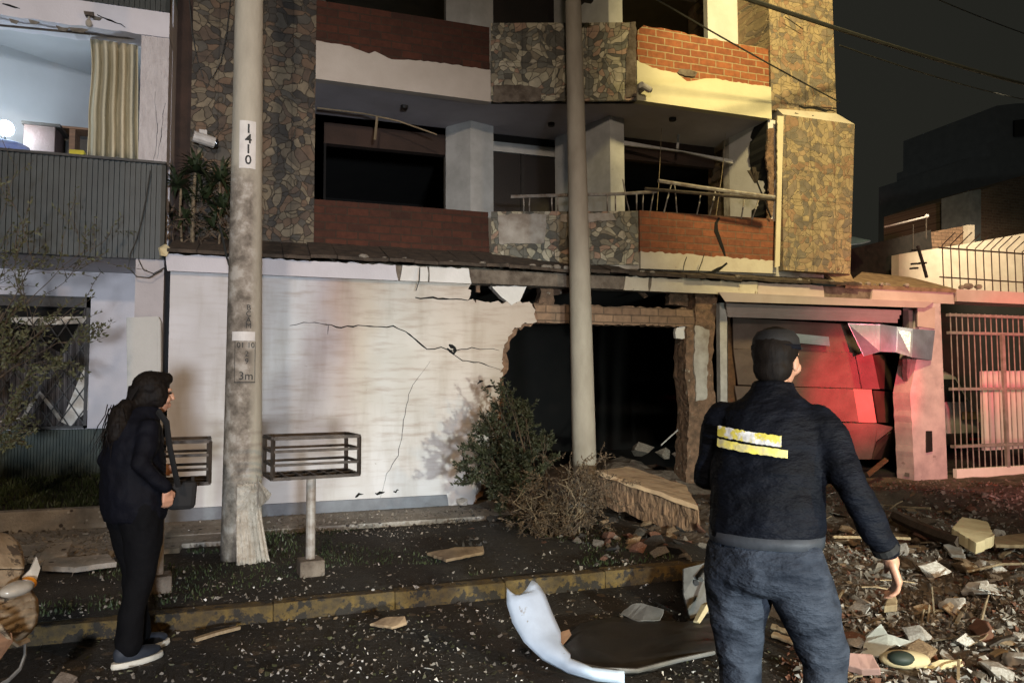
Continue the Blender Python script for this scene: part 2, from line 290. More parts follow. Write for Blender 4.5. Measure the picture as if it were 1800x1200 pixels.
# ------------------------------------------------------------------ mesh helpers
class MB:
    def __init__(s): s.v = []; s.f = []
    def add(s, vs, fs):
        o = len(s.v); s.v += [Vector(x) for x in vs]; s.f += [tuple(i+o for i in f) for f in fs]; return s
    def box(s, a, b):
        x0, y0, z0 = a; x1, y1, z1 = b
        return s.add([(x0, y0, z0), (x1, y0, z0), (x1, y1, z0), (x0, y1, z0), (x0, y0, z1), (x1, y0, z1), (x1, y1, z1), (x0, y1, z1)],
                     [(0, 3, 2, 1), (4, 5, 6, 7), (0, 1, 5, 4), (1, 2, 6, 5), (2, 3, 7, 6), (3, 0, 4, 7)])
    def slab(s, poly, y0, y1):                 # polygon in XZ extruded along Y
        n = len(poly)
        area = sum(poly[i][0]*poly[(i+1) % n][1]-poly[(i+1) % n][0]*poly[i][1] for i in range(n))
        if area < 0: poly = poly[::-1]
        vs = [(x, y0, z) for x, z in poly]+[(x, y1, z) for x, z in poly]
        return s.add(vs, [tuple(range(n)), tuple(range(2*n-1, n-1, -1))]+[(i, i+n, (i+1) % n+n, (i+1) % n) for i in range(n)])
    def prism(s, poly, z0, z1):                # polygon in XY extruded along Z
        n = len(poly)
        area = sum(poly[i][0]*poly[(i+1) % n][1]-poly[(i+1) % n][0]*poly[i][1] for i in range(n))
        if area < 0: poly = poly[::-1]
        vs = [(x, y, z0) for x, y in poly]+[(x, y, z1) for x, y in poly]
        return s.add(vs, [tuple(range(n-1, -1, -1)), tuple(range(n, 2*n))]+[(i, (i+1) % n, (i+1) % n+n, i+n) for i in range(n)])
    def sheet(s, pts, th):                     # 3D polygon given a thickness along its normal
        pts = [Vector(p) for p in pts]; n = len(pts)
        nr = Vector((0, 0, 0))
        for i in range(n): nr += pts[i].cross(pts[(i+1) % n])
        nr = nr.normalized()*th
        vs = pts+[p-nr for p in pts]
        return s.add(vs, [tuple(range(n)), tuple(range(2*n-1, n-1, -1))]+[(i, i+n, (i+1) % n+n, (i+1) % n) for i in range(n)])
    def tube(s, pts, r, seg=6, flat=None):
        pts = [Vector(p) for p in pts]
        if not isinstance(r, (list, tuple)): r = [r]*len(pts)
        o = len(s.v); prev = None
        for i, p in enumerate(pts):
            d = (pts[min(i+1, len(pts)-1)]-pts[max(i-1, 0)]).normalized()
            if prev is None:
                a = d.orthogonal().normalized()
                if abs(d.z) < .9: a = d.cross(Vector((0, 0, 1))).normalized()
            else:
                a = prev-d*prev.dot(d); a = a.normalized() if a.length > 1e-4 else d.orthogonal().normalized()
            prev = a; b = d.cross(a)
            for k in range(seg):
                t = 2*math.pi*k/seg + (math.pi/4 if seg == 4 else 0)
                s.v.append(p+(a*math.cos(t)*(flat or 1)+b*math.sin(t))*r[i])
        for i in range(len(pts)-1):
            for k in range(seg):
                s.f.append((o+i*seg+k, o+i*seg+(k+1) % seg, o+(i+1)*seg+(k+1) % seg, o+(i+1)*seg+k))
        s.f.append(tuple(o+k for k in range(seg-1, -1, -1))); s.f.append(tuple(o+(len(pts)-1)*seg+k for k in range(seg)))
        return s
    def lathe(s, c, prof, seg=24):             # prof: (radius, z)
        o = len(s.v)
        for r_, z in prof:
            for k in range(seg):
                t = 2*math.pi*k/seg; s.v.append(Vector((c[0]+r_*math.cos(t), c[1]+r_*math.sin(t), c[2]+z)))
        n = len(prof)
        for i in range(n-1):
            for k in range(seg): s.f.append((o+i*seg+k, o+i*seg+(k+1) % seg, o+(i+1)*seg+(k+1) % seg, o+(i+1)*seg+k))
        s.f.append(tuple(o+k for k in range(seg-1, -1, -1))); s.f.append(tuple(o+(n-1)*seg+k for k in range(seg)))
        return s
    def ellipsoid(s, c, r, rot=None, nu=12, nv=8):
        c = Vector(c); o = len(s.v); q = rot or Matrix.Identity(3)
        for j in range(1, nv):
            t = math.pi*j/nv
            for i in range(nu):
                u = 2*math.pi*i/nu
                s.v.append(c+q @ Vector((r[0]*math.sin(t)*math.cos(u), r[1]*math.sin(t)*math.sin(u), r[2]*math.cos(t))))
        top = len(s.v); s.v.append(c+q @ Vector((0, 0, r[2]))); bot = len(s.v); s.v.append(c-q @ Vector((0, 0, r[2])))
        for j in range(nv-2):
            for i in range(nu):
                s.f.append((o+j*nu+i, o+(j+1)*nu+i, o+(j+1)*nu+(i+1) % nu, o+j*nu+(i+1) % nu))
        for i in range(nu):
            s.f.append((top, o+i, o+(i+1) % nu)); s.f.append((bot, o+(nv-2)*nu+(i+1) % nu, o+(nv-2)*nu+i))
        return s
    def limb(s, chain, seg=12):                # chain of (point, rx, ry) : tapering oval tube with round ends; ry is along 'front'
        s.tube([c[0] for c in chain], [max(c[1], .004) for c in chain], seg)
        for c in (chain[0], chain[-1]): s.ellipsoid(c[0], (c[1]*.98,)*3)
        return s
    def xf(s, m):
        s.v = [m @ p for p in s.v]; return s
def mesh_from(mb, origin, name):
    me = bpy.data.meshes.new(name)
    me.from_pydata([tuple(p-origin) for p in mb.v], [], mb.f)
    bm = bmesh.new(); bm.from_mesh(me)
    big = [f for f in bm.faces if len(f.verts) > 4]
    if big: bmesh.ops.triangulate(bm, faces=big)
    bm.to_mesh(me); bm.free(); return me
def tag(o, label=None, cat=None, group=None, kind=None):
    if label: o['label'] = label
    if cat: o['category'] = cat
    if group: o['group'] = group
    if kind: o['kind'] = kind
    return o
def wpos(o):
    p = Vector((0, 0, 0))
    while o is not None:
        p = p+Vector(o.location); o = o.parent
    return p
def obj(name, mb, mat, parent=None, origin=None, label=None, cat=None, group=None, kind=None, smooth=False, bevel=0, local=False):
    """link one mesh object; vertices are given in world space (or in the parent's own frame with local=True)"""
    if local: org = Vector((0, 0, 0)); loc = Vector((0, 0, 0))
    else:
        if origin is None and parent is None:
            xs = [p.x for p in mb.v]; ys = [p.y for p in mb.v]; zs = [p.z for p in mb.v]
            origin = Vector(((min(xs)+max(xs))/2, (min(ys)+max(ys))/2, min(zs)))
        org = Vector(origin) if parent is None else wpos(parent)
        loc = org if parent is None else Vector((0, 0, 0))
    me = mesh_from(mb, org, name)
    if smooth:
        for p in me.polygons: p.use_smooth = True
    me.materials.append(M[mat] if isinstance(mat, str) else mat)
    o = bpy.data.objects.new(name, me); COL.objects.link(o); o.location = loc
    if parent is not None: o.parent = parent
    if bevel:
        bv = o.modifiers.new('bevel', 'BEVEL'); bv.width = bevel; bv.segments = 2; bv.limit_method = 'ANGLE'
    return tag(o, label, cat, group, kind)
def empty(name, loc, label, cat, group=None, rz=0):
    o = bpy.data.objects.new(name, None); COL.objects.link(o); o.location = loc; o.rotation_euler = (0, 0, rz); o.empty_display_size = .2
    return tag(o, label, cat, group)
def copy_tree(o, parent=None):
    c = o.copy(); COL.objects.link(c)
    if parent is not None: c.parent = parent
    for ch in list(o.children): copy_tree(ch, c)
    return c
def rag(pts, amp=.01, step=.06, seed=1):
    """break a polygon's edges into a ragged outline"""
    rr = random.Random(seed); out = []
    n = len(pts)
    for i in range(n):
        a = pts[i]; b = pts[(i+1) % n]; L = math.hypot(b[0]-a[0], b[1]-a[1]); k = max(1, int(L/step))
        for j in range(k):
            t = j/k; q = amp if j else amp*.4
            out.append((a[0]+(b[0]-a[0])*t+rr.uniform(-q, q), a[1]+(b[1]-a[1])*t+rr.uniform(-q, q)))
    return out
def ragseg(pts, flags, amp=.012, step=.05, seed=1):
    rr = random.Random(seed); out = []; n = len(pts)
    for i in range(n):
        a = pts[i]; b = pts[(i+1) % n]; out.append(a)
        if flags[i]:
            L = math.hypot(b[0]-a[0], b[1]-a[1]); k = max(1, int(L/step))
            for j in range(1, k): t = j/k; out.append((a[0]+(b[0]-a[0])*t+rr.uniform(-amp, amp), a[1]+(b[1]-a[1])*t+rr.uniform(-amp, amp)))
    return out
def pp(L, Y): return [PXZ(x, y, Y) for x, y in L]
def pbox(L, Y, y1): return MB().slab(pp(L, Y), Y, y1)

# ================================================================== THE GROUND
def sst(a, b, x): t = max(0, min(1, (x-a)/(b-a))); return t*t*(3-2*t)
def mound(x, y):
    m_ = sst(3.2, 4.4, x)*sst(2.0, 3.4, y)*(1-.75*sst(7.0, 8.0, y))
    return m_*max(0, .08+.15*noise.noise(Vector((x*1.1, y*1.1, 3)))+.06*noise.noise(Vector((x*3.1, y*3.1, 8)))+.025*noise.noise(Vector((x*8, y*8, 2))))
def gz(x, y):
    if y < 5.05 and x < 3.2: return 0.0
    if x < 3.4 and y > 5.05: return .13 if y < 7.42 else .15
    return .004+.12*max(0, min(1, (y-5.06)/3.0))+mound(x, y)
mb = MB(); mb.add([(-60, -60, 0), (90, -60, 0), (90, 5.06, 0), (-60, 5.06, 0)], [(0, 1, 2, 3)])
obj('road', mb, 'asphalt', origin=(0, 0, 0), kind='structure', label='dark littered asphalt road')
mb = MB(); nx, ny = 60, 14                                     # verge with uneven soil
X0, X1, Y0, Y1 = -12, 3.5, 5.16, 7.41
for j in range(ny+1):
    for i in range(nx+1):
        x = X0+(X1-X0)*i/nx; y = Y0+(Y1-Y0)*j/ny
        e = min(1, j/2, (ny-j)/2)*(.0 if (x < .3 and y > 6.3) else 1)
        mb.v.append(Vector((x, y, .105+e*(.03+.05*noise.noise(Vector((x*1.7, y*1.7, 0)))))))
for j in range(ny):
    for i in range(nx):
        a = j*(nx+1)+i; mb.f.append((a, a+1, a+nx+2, a+nx+1))
obj('verge', mb, 'soil', origin=(0, 0, 0), kind='structure', label='dark soil verge between kerb and pavement', smooth=True)
mb = MB().box((-14, 7.42, .0), (2.6, 8.45, .15)); mb.box((-14, 6.86, .0), (-.62, 7.419, .146)); mb.box((-.62, 7.05, .0), (-.25, 7.419, .144)); obj('pavement', mb, 'pavement', origin=(0, 0, 0), kind='structure', label='grey concrete pavement under the white wall')
mb = MB(); nx, ny = 150, 110
for j in range(ny+1):
    for i in range(nx+1):
        x = 3.12+9.4*(i/nx)**1.25; y = 1.6+7.0*j/ny; mb.v.append(Vector((x, y, gz(max(x, 3.41), y)-(0 if i else .2))))
for j in range(ny):
    for i in range(nx): a = j*(nx+1)+i; mb.f.append((a, a+1, a+nx+2, a+nx+1))
mb.add([(12.52, 5.06, .0), (60, 5.06, .0), (60, 8.6, .12), (12.52, 8.6, .12)], [(0, 1, 2, 3)])
mb.box((2.6, 7.42, 0), (3.3, 8.6, .146))
obj('driveway', mb, 'driveway', origin=(0, 0, 0), kind='structure', label='rubble covered driveway by the garage')
mb = MB().add([(2.5, 8.6, .139), (60, 8.6, .139), (60, 60, .139), (2.5, 60, .139)], [(0, 1, 2, 3)])
mb.add([(-60, 8.45, .10), (2.5, 8.45, .10), (2.5, 60, .10), (-60, 60, .10)], [(0, 1, 2, 3)])
obj('ground', mb, 'soil', origin=(0, 0, 0), kind='structure', label='bare ground under and behind the houses')
# kerb: yellow painted stones, one by one
kerbs = []; ORD = ['first', 'second', 'third', 'fourth', 'fifth', 'sixth', 'seventh', 'eighth', 'ninth']
xk = -11.6; i = 0
while xk < 3.3:
    L = .78; z1 = .115+random.uniform(-.006, .006)
    mb = MB().box((xk+.001, 5.05, -.02), (xk+L-.001, 5.165, z1))
    if xk+L > -1.75:
        for q in mb.v:
            if q.z > 0: q.z += random.uniform(-.012, .006); q.y += random.uniform(-.008, .008)
        w_ = ORD[len(kerbs)]
        o = obj('kerb_stone', mb, 'yellow_paint', bevel=.008, cat='kerb stone', group='yellow kerb stones along the verge', label='worn yellow kerb stone, %s from the left in the row along the verge' % w_); kerbs.append(o)
    xk += L
# raised garden of the left house
mb = MB().box((-9, 8.08, .1), (-1.3, 8.22, .34)); obj('garden_kerb_wall', mb, 'pavement', cat='low wall', label='low concrete edging wall in front of the raised lawn', bevel=.015)
mb = MB().add([(-9, 8.22, .33), (-1.25, 8.22, .33), (-1.25, 9.32, .53), (-9, 9.32, .53), (-9, 8.22, .0), (-1.25, 8.22, .0), (-1.25, 9.32, 0), (-9, 9.32, 0)], [(0, 1, 2, 3), (1, 0, 4, 5), (2, 1, 5, 6)])
obj('lawn_bank', mb, 'soil', origin=(0, 0, 0), kind='structure', label='earth bank under the small lawn')
def grass(name, n, fn, mat, h, label, seed):
    rr = random.Random(seed); mb = MB()
    for _ in range(n):
        p = fn(rr)
        if p is None: continue
        hh = h*rr.uniform(.5, 1.4); a = rr.uniform(0, 6.28); wd = .006*rr.uniform(.6, 1.4); b = Vector((math.cos(a), math.sin(a), 0)); t = Vector((rr.uniform(-.5, .5), rr.uniform(-.5, .5), 1))*hh
        mb.add([p-b*wd, p+b*wd, p+t*.6+b*wd*.6, p+t], [(0, 1, 2, 3)])
    return obj(name, mb, mat, origin=(0, 0, 0), kind='stuff', label=label)
grass('lawn_grass', 9000, lambda r: (lambda y: Vector((r.uniform(-5, -1.28), y, .33+(y-8.22)*.18)))(r.uniform(8.2, 9.3)), 'leaf_green', .05, 'short grass on the raised lawn at left', 3)
def vg(r):
    x = r.uniform(-3.2, 3.2); y = r.uniform(5.2, 7.4)
    if x < -.2 and y > 6.8: return None
    if noise.noise(Vector((x*.9+3, y*1.1, 1))) < (-.05 if x < 0.3 else .2): return None
    return Vector((x, y, .12+.03*noise.noise(Vector((x*1.7, y*1.7, 0)))))
grass('verge_grass', 13000, vg, 'leaf_green', .032, 'patchy grass and weeds growing on the dark verge', 5)

# ================================================================== THE DAMAGED APARTMENT HOUSE
HB = empty('apartment_building', (3.5, 8.2, 0), 'blast-damaged apartment building with stone cladding, brick balconies and a hole in its white street wall', 'building')
def hb(name, mb, mat, parent=None, **k): return obj(name, mb, mat, parent or HB, **k)
# white street wall with broken edge
edge = [(828, 494), (822, 528), (862, 532), (930, 530), (941, 545), (944, 565), (905, 575), (893, 592), (884, 620), (880, 700), (868, 800), (832, 886)]
E2 = pp(edge, 8.2)
poly = [(-.885, 2.70), (-.885, .15)]+[(E2[-1][0], .15)]+E2[::-1][1:-1]+[(E2[0][0], E2[0][1]), (E2[0][0], 2.70)]
fl = [False, False, True]+[True]*(len(E2)-2)+[False, False]
fl = (fl+[False]*len(poly))[:len(poly)]
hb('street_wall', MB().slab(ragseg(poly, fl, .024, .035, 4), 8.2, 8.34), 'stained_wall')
core = [(x+.06*(1 if z < 2.4 else .3), z-.01) for x, z in E2]
hb('broken_wall_core', MB().slab(rag([(E2[-1][0]-.3, .15)]+[(core[-1][0], .15)]+core[::-1][1:-3]+[(E2[3][0]-.1, E2[3][1]-.05), (E2[6][0]-.3, E2[6][1]-.1)], .035, .05, 6), 8.255, 8.335), 'broken_brick_core')
hb('wall_fragment', MB().slab(rag(pp([(863, 503), (926, 503), (914, 529), (899, 536), (882, 523)], 8.19), .005, .04, 2), 8.19, 8.30), 'white_plaster', label='triangular piece of white plaster left hanging under the eave')
bb = [(-.885, .15), (2.02, .155), (2.0, .275), (-.885, .275)]
hb('skirting', MB().slab(bb, 8.165, 8.199), plain('skirting_grey', (.20, .215, .24), (.15, .16, .18), 6, .8))
# cracks in the wall
def crack(pts, Y, w0, seed, name='crack', mat='shade_black', parent=None):
    rr = random.Random(seed); P3 = []
    for i in range(len(pts)-1):
        a, b = Vector(pts[i]), Vector(pts[i+1]); k = max(2, int((b-a).length/9))
        for j in range(k): q = a+(b-a)*(j/k); P3.append((q.x+rr.uniform(-1.5, 1.5), q.y+rr.uniform(-1.8, 1.8)))
    P3.append(pts[-1]); n = len(P3); up = []; dn = []
    for i, (x, y) in enumerate(P3):
        t = i/(n-1); ww = w0*(.35+.9*math.sin(math.pi*min(1, max(.06, t))))*rr.uniform(.5, 1.3)
        dxy = Vector(P3[min(i+1, n-1)])-Vector(P3[max(0, i-1)]); nn = Vector((-dxy.y, dxy.x)).normalized()*ww
        up.append((x+nn.x, y+nn.y)); dn.append((x-nn.x, y-nn.y))
    mb = MB()
    for i in range(n-1):
        q = [P(*up[i], Y), P(*up[i+1], Y), P(*dn[i+1], Y), P(*dn[i], Y)]; mb.sheet(q, .004)
    return hb(name, mb, mat, parent)
crack([(510, 572), (545, 566), (600, 575), (650, 572), (690, 574), (712, 583), (735, 600), (750, 612), (775, 611), (800, 616), (830, 612), (855, 612), (878, 616)], 8.195, 1.0, 3)
crack([(790, 604), (800, 612), (797, 622), (786, 612)], 8.194, 4, 8)
crack([(578, 572), (576, 588)], 8.195, .9, 3)
crack([(792, 618), (812, 632), (850, 640), (880, 650)], 8.195, .8, 5)
crack([(757, 636), (742, 655), (722, 685), (712, 720), (708, 760), (700, 800), (680, 832), (672, 860), (668, 878)], 8.195, .35, 7)
crack([(730, 523), (760, 524), (790, 526), (823, 528)], 8.195, 1.4, 9)
for (x, y, s) in ((632, 870, 5), (668, 866, 6), (697, 863, 3), (845, 672, 3), (860, 680, 6)):
    crack([(x-s*1.4, y+2), (x, y-1), (x+s*1.4, y-2)], 8.194, 1.8, x)
# eave: sloping strip, exposed beam and the plaster left on it
zf0, zf1 = 2.67, 2.83
hb('eave_beam', MB().box((-.9, 8.13, zf0), (9.62, 8.33, zf1)), 'rough_concrete')
def fascia(x0, x1, mat, seed, amp=.012):
    xa = PXZ(x0, 480, 8.1)[0]; xb = PXZ(x1, 490, 8.1)[0]
    pts = [(xa, zf0-.012), (xb, zf0-.012), (xb+random.uniform(-.04, .04), zf1), (xa+random.uniform(-.04, .04), zf1)]
    hb('eave_plaster', MB().slab(ragseg(pts, [False, True, True, True], amp, .06, seed), 8.10, 8.129), mat)
fascia(294, 700, 'house_white', 1); fascia(703, 752, 'white_plaster', 2); fascia(755, 829, 'white_plaster', 3)
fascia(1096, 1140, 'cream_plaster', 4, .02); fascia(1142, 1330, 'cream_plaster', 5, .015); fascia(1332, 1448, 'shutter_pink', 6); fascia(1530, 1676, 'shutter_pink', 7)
# sloping top of the eave (tiles)
mb = MB(); rr = random.Random(4)
def eave_top(x0, x1, n, yb, zb, drop=0):
    for i in range(n):
        a = x0+(x1-x0)*i/n; b = x0+(x1-x0)*(i+1)/n-.006; j = rr.uniform(-.012, .012); k = rr.uniform(-.02, .02)
        mb.sheet([(a, 8.03+k, zf1+.012+j), (b, 8.03+k, zf1+.012+j+rr.uniform(-.01, .01)), (b, yb, zb+j), (a, yb, zb+j)], -.035)
eave_top(-.9, 2.7, 13, 8.84, 3.13); eave_top(2.7, 4.5, 7, 8.84, 3.11); eave_top(4.5, 7.8, 12, 8.9, 3.13)
hb('eave_slope', mb, 'eave_tile')
mb = MB(); mb.sheet([P(1515, 478, 9.0), P(1487, 500, 8.08), P(1682, 508, 8.05), P(1600, 487, 9.0)], .05)
mb.sheet([P(1440, 478, 8.5), P(1487, 474, 8.3), P(1500, 500, 8.08), P(1470, 503, 8.06), P(1450, 486, 8.3)], .05)
hb('broken_roof_corner', mb, 'rubble_tan')
mb = MB(); rr = random.Random(12)
for _ in range(70):                                   # crumbs of masonry lying along the eave
    px = rr.choice([rr.uniform(870, 1000), rr.uniform(1040, 1480), rr.uniform(1380, 1600), rr.uniform(560, 860)]); p = P(px, 480+ (px-1000)*.045, 8.2)
    s = rr.uniform(.015, .05); mb.ellipsoid((p.x, rr.uniform(8.05, 8.2), 2.87+s*.5), (s*1.3, s, s*.7), None, 5, 4)
hb('crumbs', mb, 'rubble_grey', kind='stuff')
# lintel and pillars around the hole
hb('hole_lintel', MB().slab(rag(pp([(938, 533), (1000, 536), (1228, 543), (1228, 574), (1120, 571), (1040, 569), (945, 566)], 8.25), .014, .05, 3), 8.25, 8.42), 'brick_tan')
hb('hole_pillar', MB().slab(rag([(x, z) for x, z in pp([(1222, 508), (1262, 508), (1252, 640), (1258, 700), (1252, 850), (1205, 850), (1212, 720), (1204, 660), (1208, 574), (1222, 572)], 8.22)], .014, .06, 9), 8.22, 8.5), 'broken_brick_core')
hb('pillar_plaster', MB().slab(rag(pp([(1222, 572), (1246, 580), (1242, 700), (1224, 705), (1220, 640)], 8.2), .012, .05, 5), 8.195, 8.219), 'dirty_plaster')
hb('hanging_plaster', MB().slab(rag(pp([(1186, 577), (1218, 572), (1212, 596), (1186, 594)], 8.3), .01, .05, 5), 8.27, 8.32), 'white_plaster', label='pale plaster scrap dangling under the lintel')
mb = MB()
mb.slab(rag(pp([(930, 505), (950, 500), (938, 560), (975, 562), (970, 520), (1000, 515), (1000, 505)], 8.5), .015, .05, 3), 8.45, 8.6)
hb('torn_masonry', mb, 'broken_brick_core'); mb = MB()
mb.sheet([P(1108, 502, 8.5), P(1120, 503, 8.5), P(1138, 522, 8.3), P(1132, 524, 8.3)], .02)
hb('torn_masonry', mb, 'broken_brick_core'); mb = MB()
mb.slab(rag(pp([(1180, 505), (1225, 508), (1228, 540), (1175, 535)], 8.4), .015, .05, 6), 8.4, 8.5)
hb('torn_masonry', mb, 'broken_brick_core'); mb = MB()
mb.slab(rag(pp([(835, 500), (842, 500), (842, 515), (835, 514)], 8.4), .004, .05, 6), 8.35, 8.4)
hb('torn_masonry', mb, 'broken_brick_core')
# interiors: shells, unlit rooms given a near-black colour (walls, floors, ceilings)
def shell(name, x0, x1, y0, y1, z0, z1, mat, t=.12):
    mb = MB(); mb.box((x0-t, y1, z0-t), (x1+t, y1+t, z1+t)); mb.box((x0-t, y0, z0), (x0, y1, z1)); mb.box((x1, y0, z0), (x1+t, y1, z1))
    mb.box((x0-t, y0, z1), (x1+t, y1, z1+t)); mb.box((x0-t, y0, z0-t), (x1+t, y1, z0))
    return hb(name, mb, mat)
shell('ground_floor_room', -.75, 9.35, 8.5, 13.5, .2, 2.72, 'shade_black', .1)
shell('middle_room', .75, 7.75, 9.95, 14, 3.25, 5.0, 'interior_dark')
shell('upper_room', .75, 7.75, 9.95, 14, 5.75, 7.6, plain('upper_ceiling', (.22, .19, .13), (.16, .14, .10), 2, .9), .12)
# balcony footprint: left part at Y 8.8, bay runs forward to Y 8.2, right part at Y 8.2
SX0, SX1, BX0, BX1, RX1 = -.95, .56, 2.72, 4.47, 6.52
def flr(z): return [(SX1, 8.8), (BX0, 8.8), (BX1, 8.2), (RX1, 8.2), (7.6, 8.3), (7.6, 10.1), (SX1, 10.1)]
hb('balcony_slab', MB().prism([(SX1, 8.83), (BX0, 8.83), (BX1, 8.23), (RX1+.1, 8.23), (7.6, 8.35), (7.6, 10.1), (SX1, 10.1)], 2.95, 3.12), 'dirty_plaster')
hb('balcony_slab', MB().prism([(SX1, 8.85), (BX0, 8.85), (BX1, 8.25), (RX1, 8.25), (RX1, 8.9), (7.6, 8.9), (7.6, 10.1), (SX1, 10.1)], 5.1, 5.3), plain('soffit_grey', (.50, .47, .50), (.42, .39, .41), 2, .9))
hb('balcony_slab', MB().prism([(SX1, 8.85), (BX0, 8.85), (BX1, 8.25), (RX1, 8.25), (7.6, 8.35), (7.6, 14), (SX1, 14)], 7.62, 8.0), 'cream_plaster')
# left stretch
hb('brick_parapet', MB().slab([(SX1, 3.05), (2.70, 3.03), (2.68, 3.67), (SX1, 3.67)], 8.8, 8.92), 'brick_dark')
hb('floor_band', MB().slab(ragseg([(SX1, 5.1), (BX0-.01, 5.085), (BX0-.01, 5.50), (1.9, 5.50), (1.45, 5.46), (1.25, 5.53), (1.18, 5.49), (.95, 5.55), (SX1, 5.56)], [0, 0, 1, 1, 1, 1, 1, 1, 0], .008, .05, 4), 8.785, 8.90), plain('band_dim', (.56, .50, .44), (.48, .42, .36), 2, .85))  # tan base puts the dim light on this white band into colour
hb('brick_parapet', MB().slab([(SX1, 5.45), (2.70, 5.43), (2.70, 6.06), (SX1, 6.06)], 8.80, 8.92), 'brick_dark')
# bay (oblique)
def bay(z0, z1, th=.1, rg=0):
    d = Vector((BX1-BX0, 8.2-8.8)).normalized(); n = Vector((-d.y, d.x))
    if n.y < 0: n = -n
    return MB().prism([(BX0, 8.8), (BX1, 8.2), (BX1+.04, 8.2+th), (BX0+n.x*th, 8.8+n.y*th)], z0, z1)
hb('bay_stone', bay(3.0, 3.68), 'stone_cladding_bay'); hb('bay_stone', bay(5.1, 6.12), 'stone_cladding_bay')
hb('bay_slab_edge', MB().prism([(BX0+.02, 8.83), (BX1, 8.24), (BX1, 8.4), (BX0+.1, 8.95)], 2.9, 3.0), 'rough_concrete')
# grey bare-render patches on the bay where stones fell off
def baypatch(L, seed, mat, z=.004):
    d = Vector((BX1-BX0, -.6, 0)).normalized(); nn = Vector((-.6, -(BX1-BX0), 0)).normalized()
    pts = []
    for px, py in L:
        r_ = ray(px, py); q = Vector((BX0, 8.8, 0))
        t = (q-EYE).dot(nn)/r_.dot(nn); pts.append(EYE+r_*t+nn*z)
    out = []; rr = random.Random(seed)
    for i in range(len(pts)):
        a, b = pts[i], pts[(i+1) % len(pts)]; k = max(1, int((b-a).length/.05))
        for j in range(k):
            q = a+(b-a)*(j/k); out.append(q+d*rr.uniform(-.008, .008)+Vector((0, 0, rr.uniform(-.008, .008))))
    hb('bare_render_patch', MB().sheet(out, -.012 if MB().sheet(out, 1).v[-1].y > out[-1].y else .012), mat)
baypatch([(876, 380), (900, 376), (960, 377), (960, 395), (957, 428), (925, 428), (876, 430)], 3, 'dirty_plaster')
baypatch([(985, 378), (1075, 374), (1085, 388), (1010, 392), (985, 390)], 5, 'dirty_plaster')
baypatch([(868, 150), (915, 150), (952, 156), (952, 178), (868, 181)], 7, 'rough_concrete')
baypatch([(1108, 40), (1118, 40), (1118, 170), (1100, 172), (1100, 110)], 9, 'rough_concrete')
# right stretch
hb('brick_parapet', MB().slab([(BX1+.02, 3.16), (RX1, 3.14), (RX1, 3.72), (BX1+.02, 3.69)], 8.2, 8.32), 'brick_lower')
hb('floor_band', MB().slab(ragseg([(BX1+.02, 2.95), (RX1, 2.98), (RX1, 3.15), (BX1+.02, 3.17)], [0, 0, 1, 0], .012, .05, 3), 8.185, 8.31), 'cream_plaster')
hb('floor_band', MB().slab(ragseg([(BX1+.005, 5.1), (RX1, 5.09), (RX1, 5.53), (5.6, 5.53), (5.4, 5.49), (5.2, 5.44), (5.05, 5.53), (4.7, 5.55), (BX1+.005, 5.62)], [0, 0, 1, 1, 1, 1, 1, 1, 0], .008, .05, 5), 8.185, 8.30), plain('band_lamplit', (.66, .62, .42), (.58, .54, .36), 2, .85))  # same white band, with yellow lamplight put into its base colour
hb('brick_parapet', MB().slab(ragseg([(BX1+.03, 5.40), (RX1-.02, 5.45), (RX1-.02, 6.06), (BX1+.12, 6.10), (BX1+.03, 6.02)], [0, 0, 1, 1, 1], .012, .08, 5), 8.20, 8.32), 'brick_lamplit')
mb = MB().slab(rag(pp([(1190, 128), (1205, 134), (1222, 135), (1226, 128), (1212, 122), (1195, 122)], 8.18), .006, .04, 2), 8.178, 8.184)
hb('plaster_chip', mb, 'rough_concrete')
# stone pilaster on the left, tower on the right
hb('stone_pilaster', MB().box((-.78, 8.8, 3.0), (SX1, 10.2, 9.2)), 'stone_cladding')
hb('pilaster_return', MB().box((-.95, 8.86, 3.0), (-.78, 10.2, 9.2)), plain('dark_render', (.05, .028, .02), (.03, .018, .013), 5, .9))
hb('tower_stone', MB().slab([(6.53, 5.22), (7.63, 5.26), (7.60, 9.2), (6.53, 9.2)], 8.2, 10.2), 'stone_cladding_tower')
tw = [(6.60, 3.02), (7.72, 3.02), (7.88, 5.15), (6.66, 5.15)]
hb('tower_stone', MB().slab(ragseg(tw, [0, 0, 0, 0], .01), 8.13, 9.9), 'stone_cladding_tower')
hb('tower_ledge', MB().add([(6.66, 8.13, 5.15), (7.88, 8.13, 5.15), (7.63, 8.199, 5.30), (6.62, 8.199, 5.25), (6.66, 8.6, 5.15), (7.88, 8.6, 5.15), (7.63, 8.6, 5.30), (6.62, 8.6, 5.25)], [(0, 1, 2, 3), (1, 5, 6, 2), (5, 4, 7, 6), (4, 0, 3, 7), (3, 2, 6, 7), (0, 4, 5, 1)]), 'cream_plaster')
for (a, b) in (((1398, 198), (1410, 206)), ((1428, 203), (1436, 210)), ((1463, 213), (1470, 216)), ((1405, 187), (1470, 196))):
    crack([a, b], 8.15 if a[0] != 1405 else 8.19, 1.6, a[0])
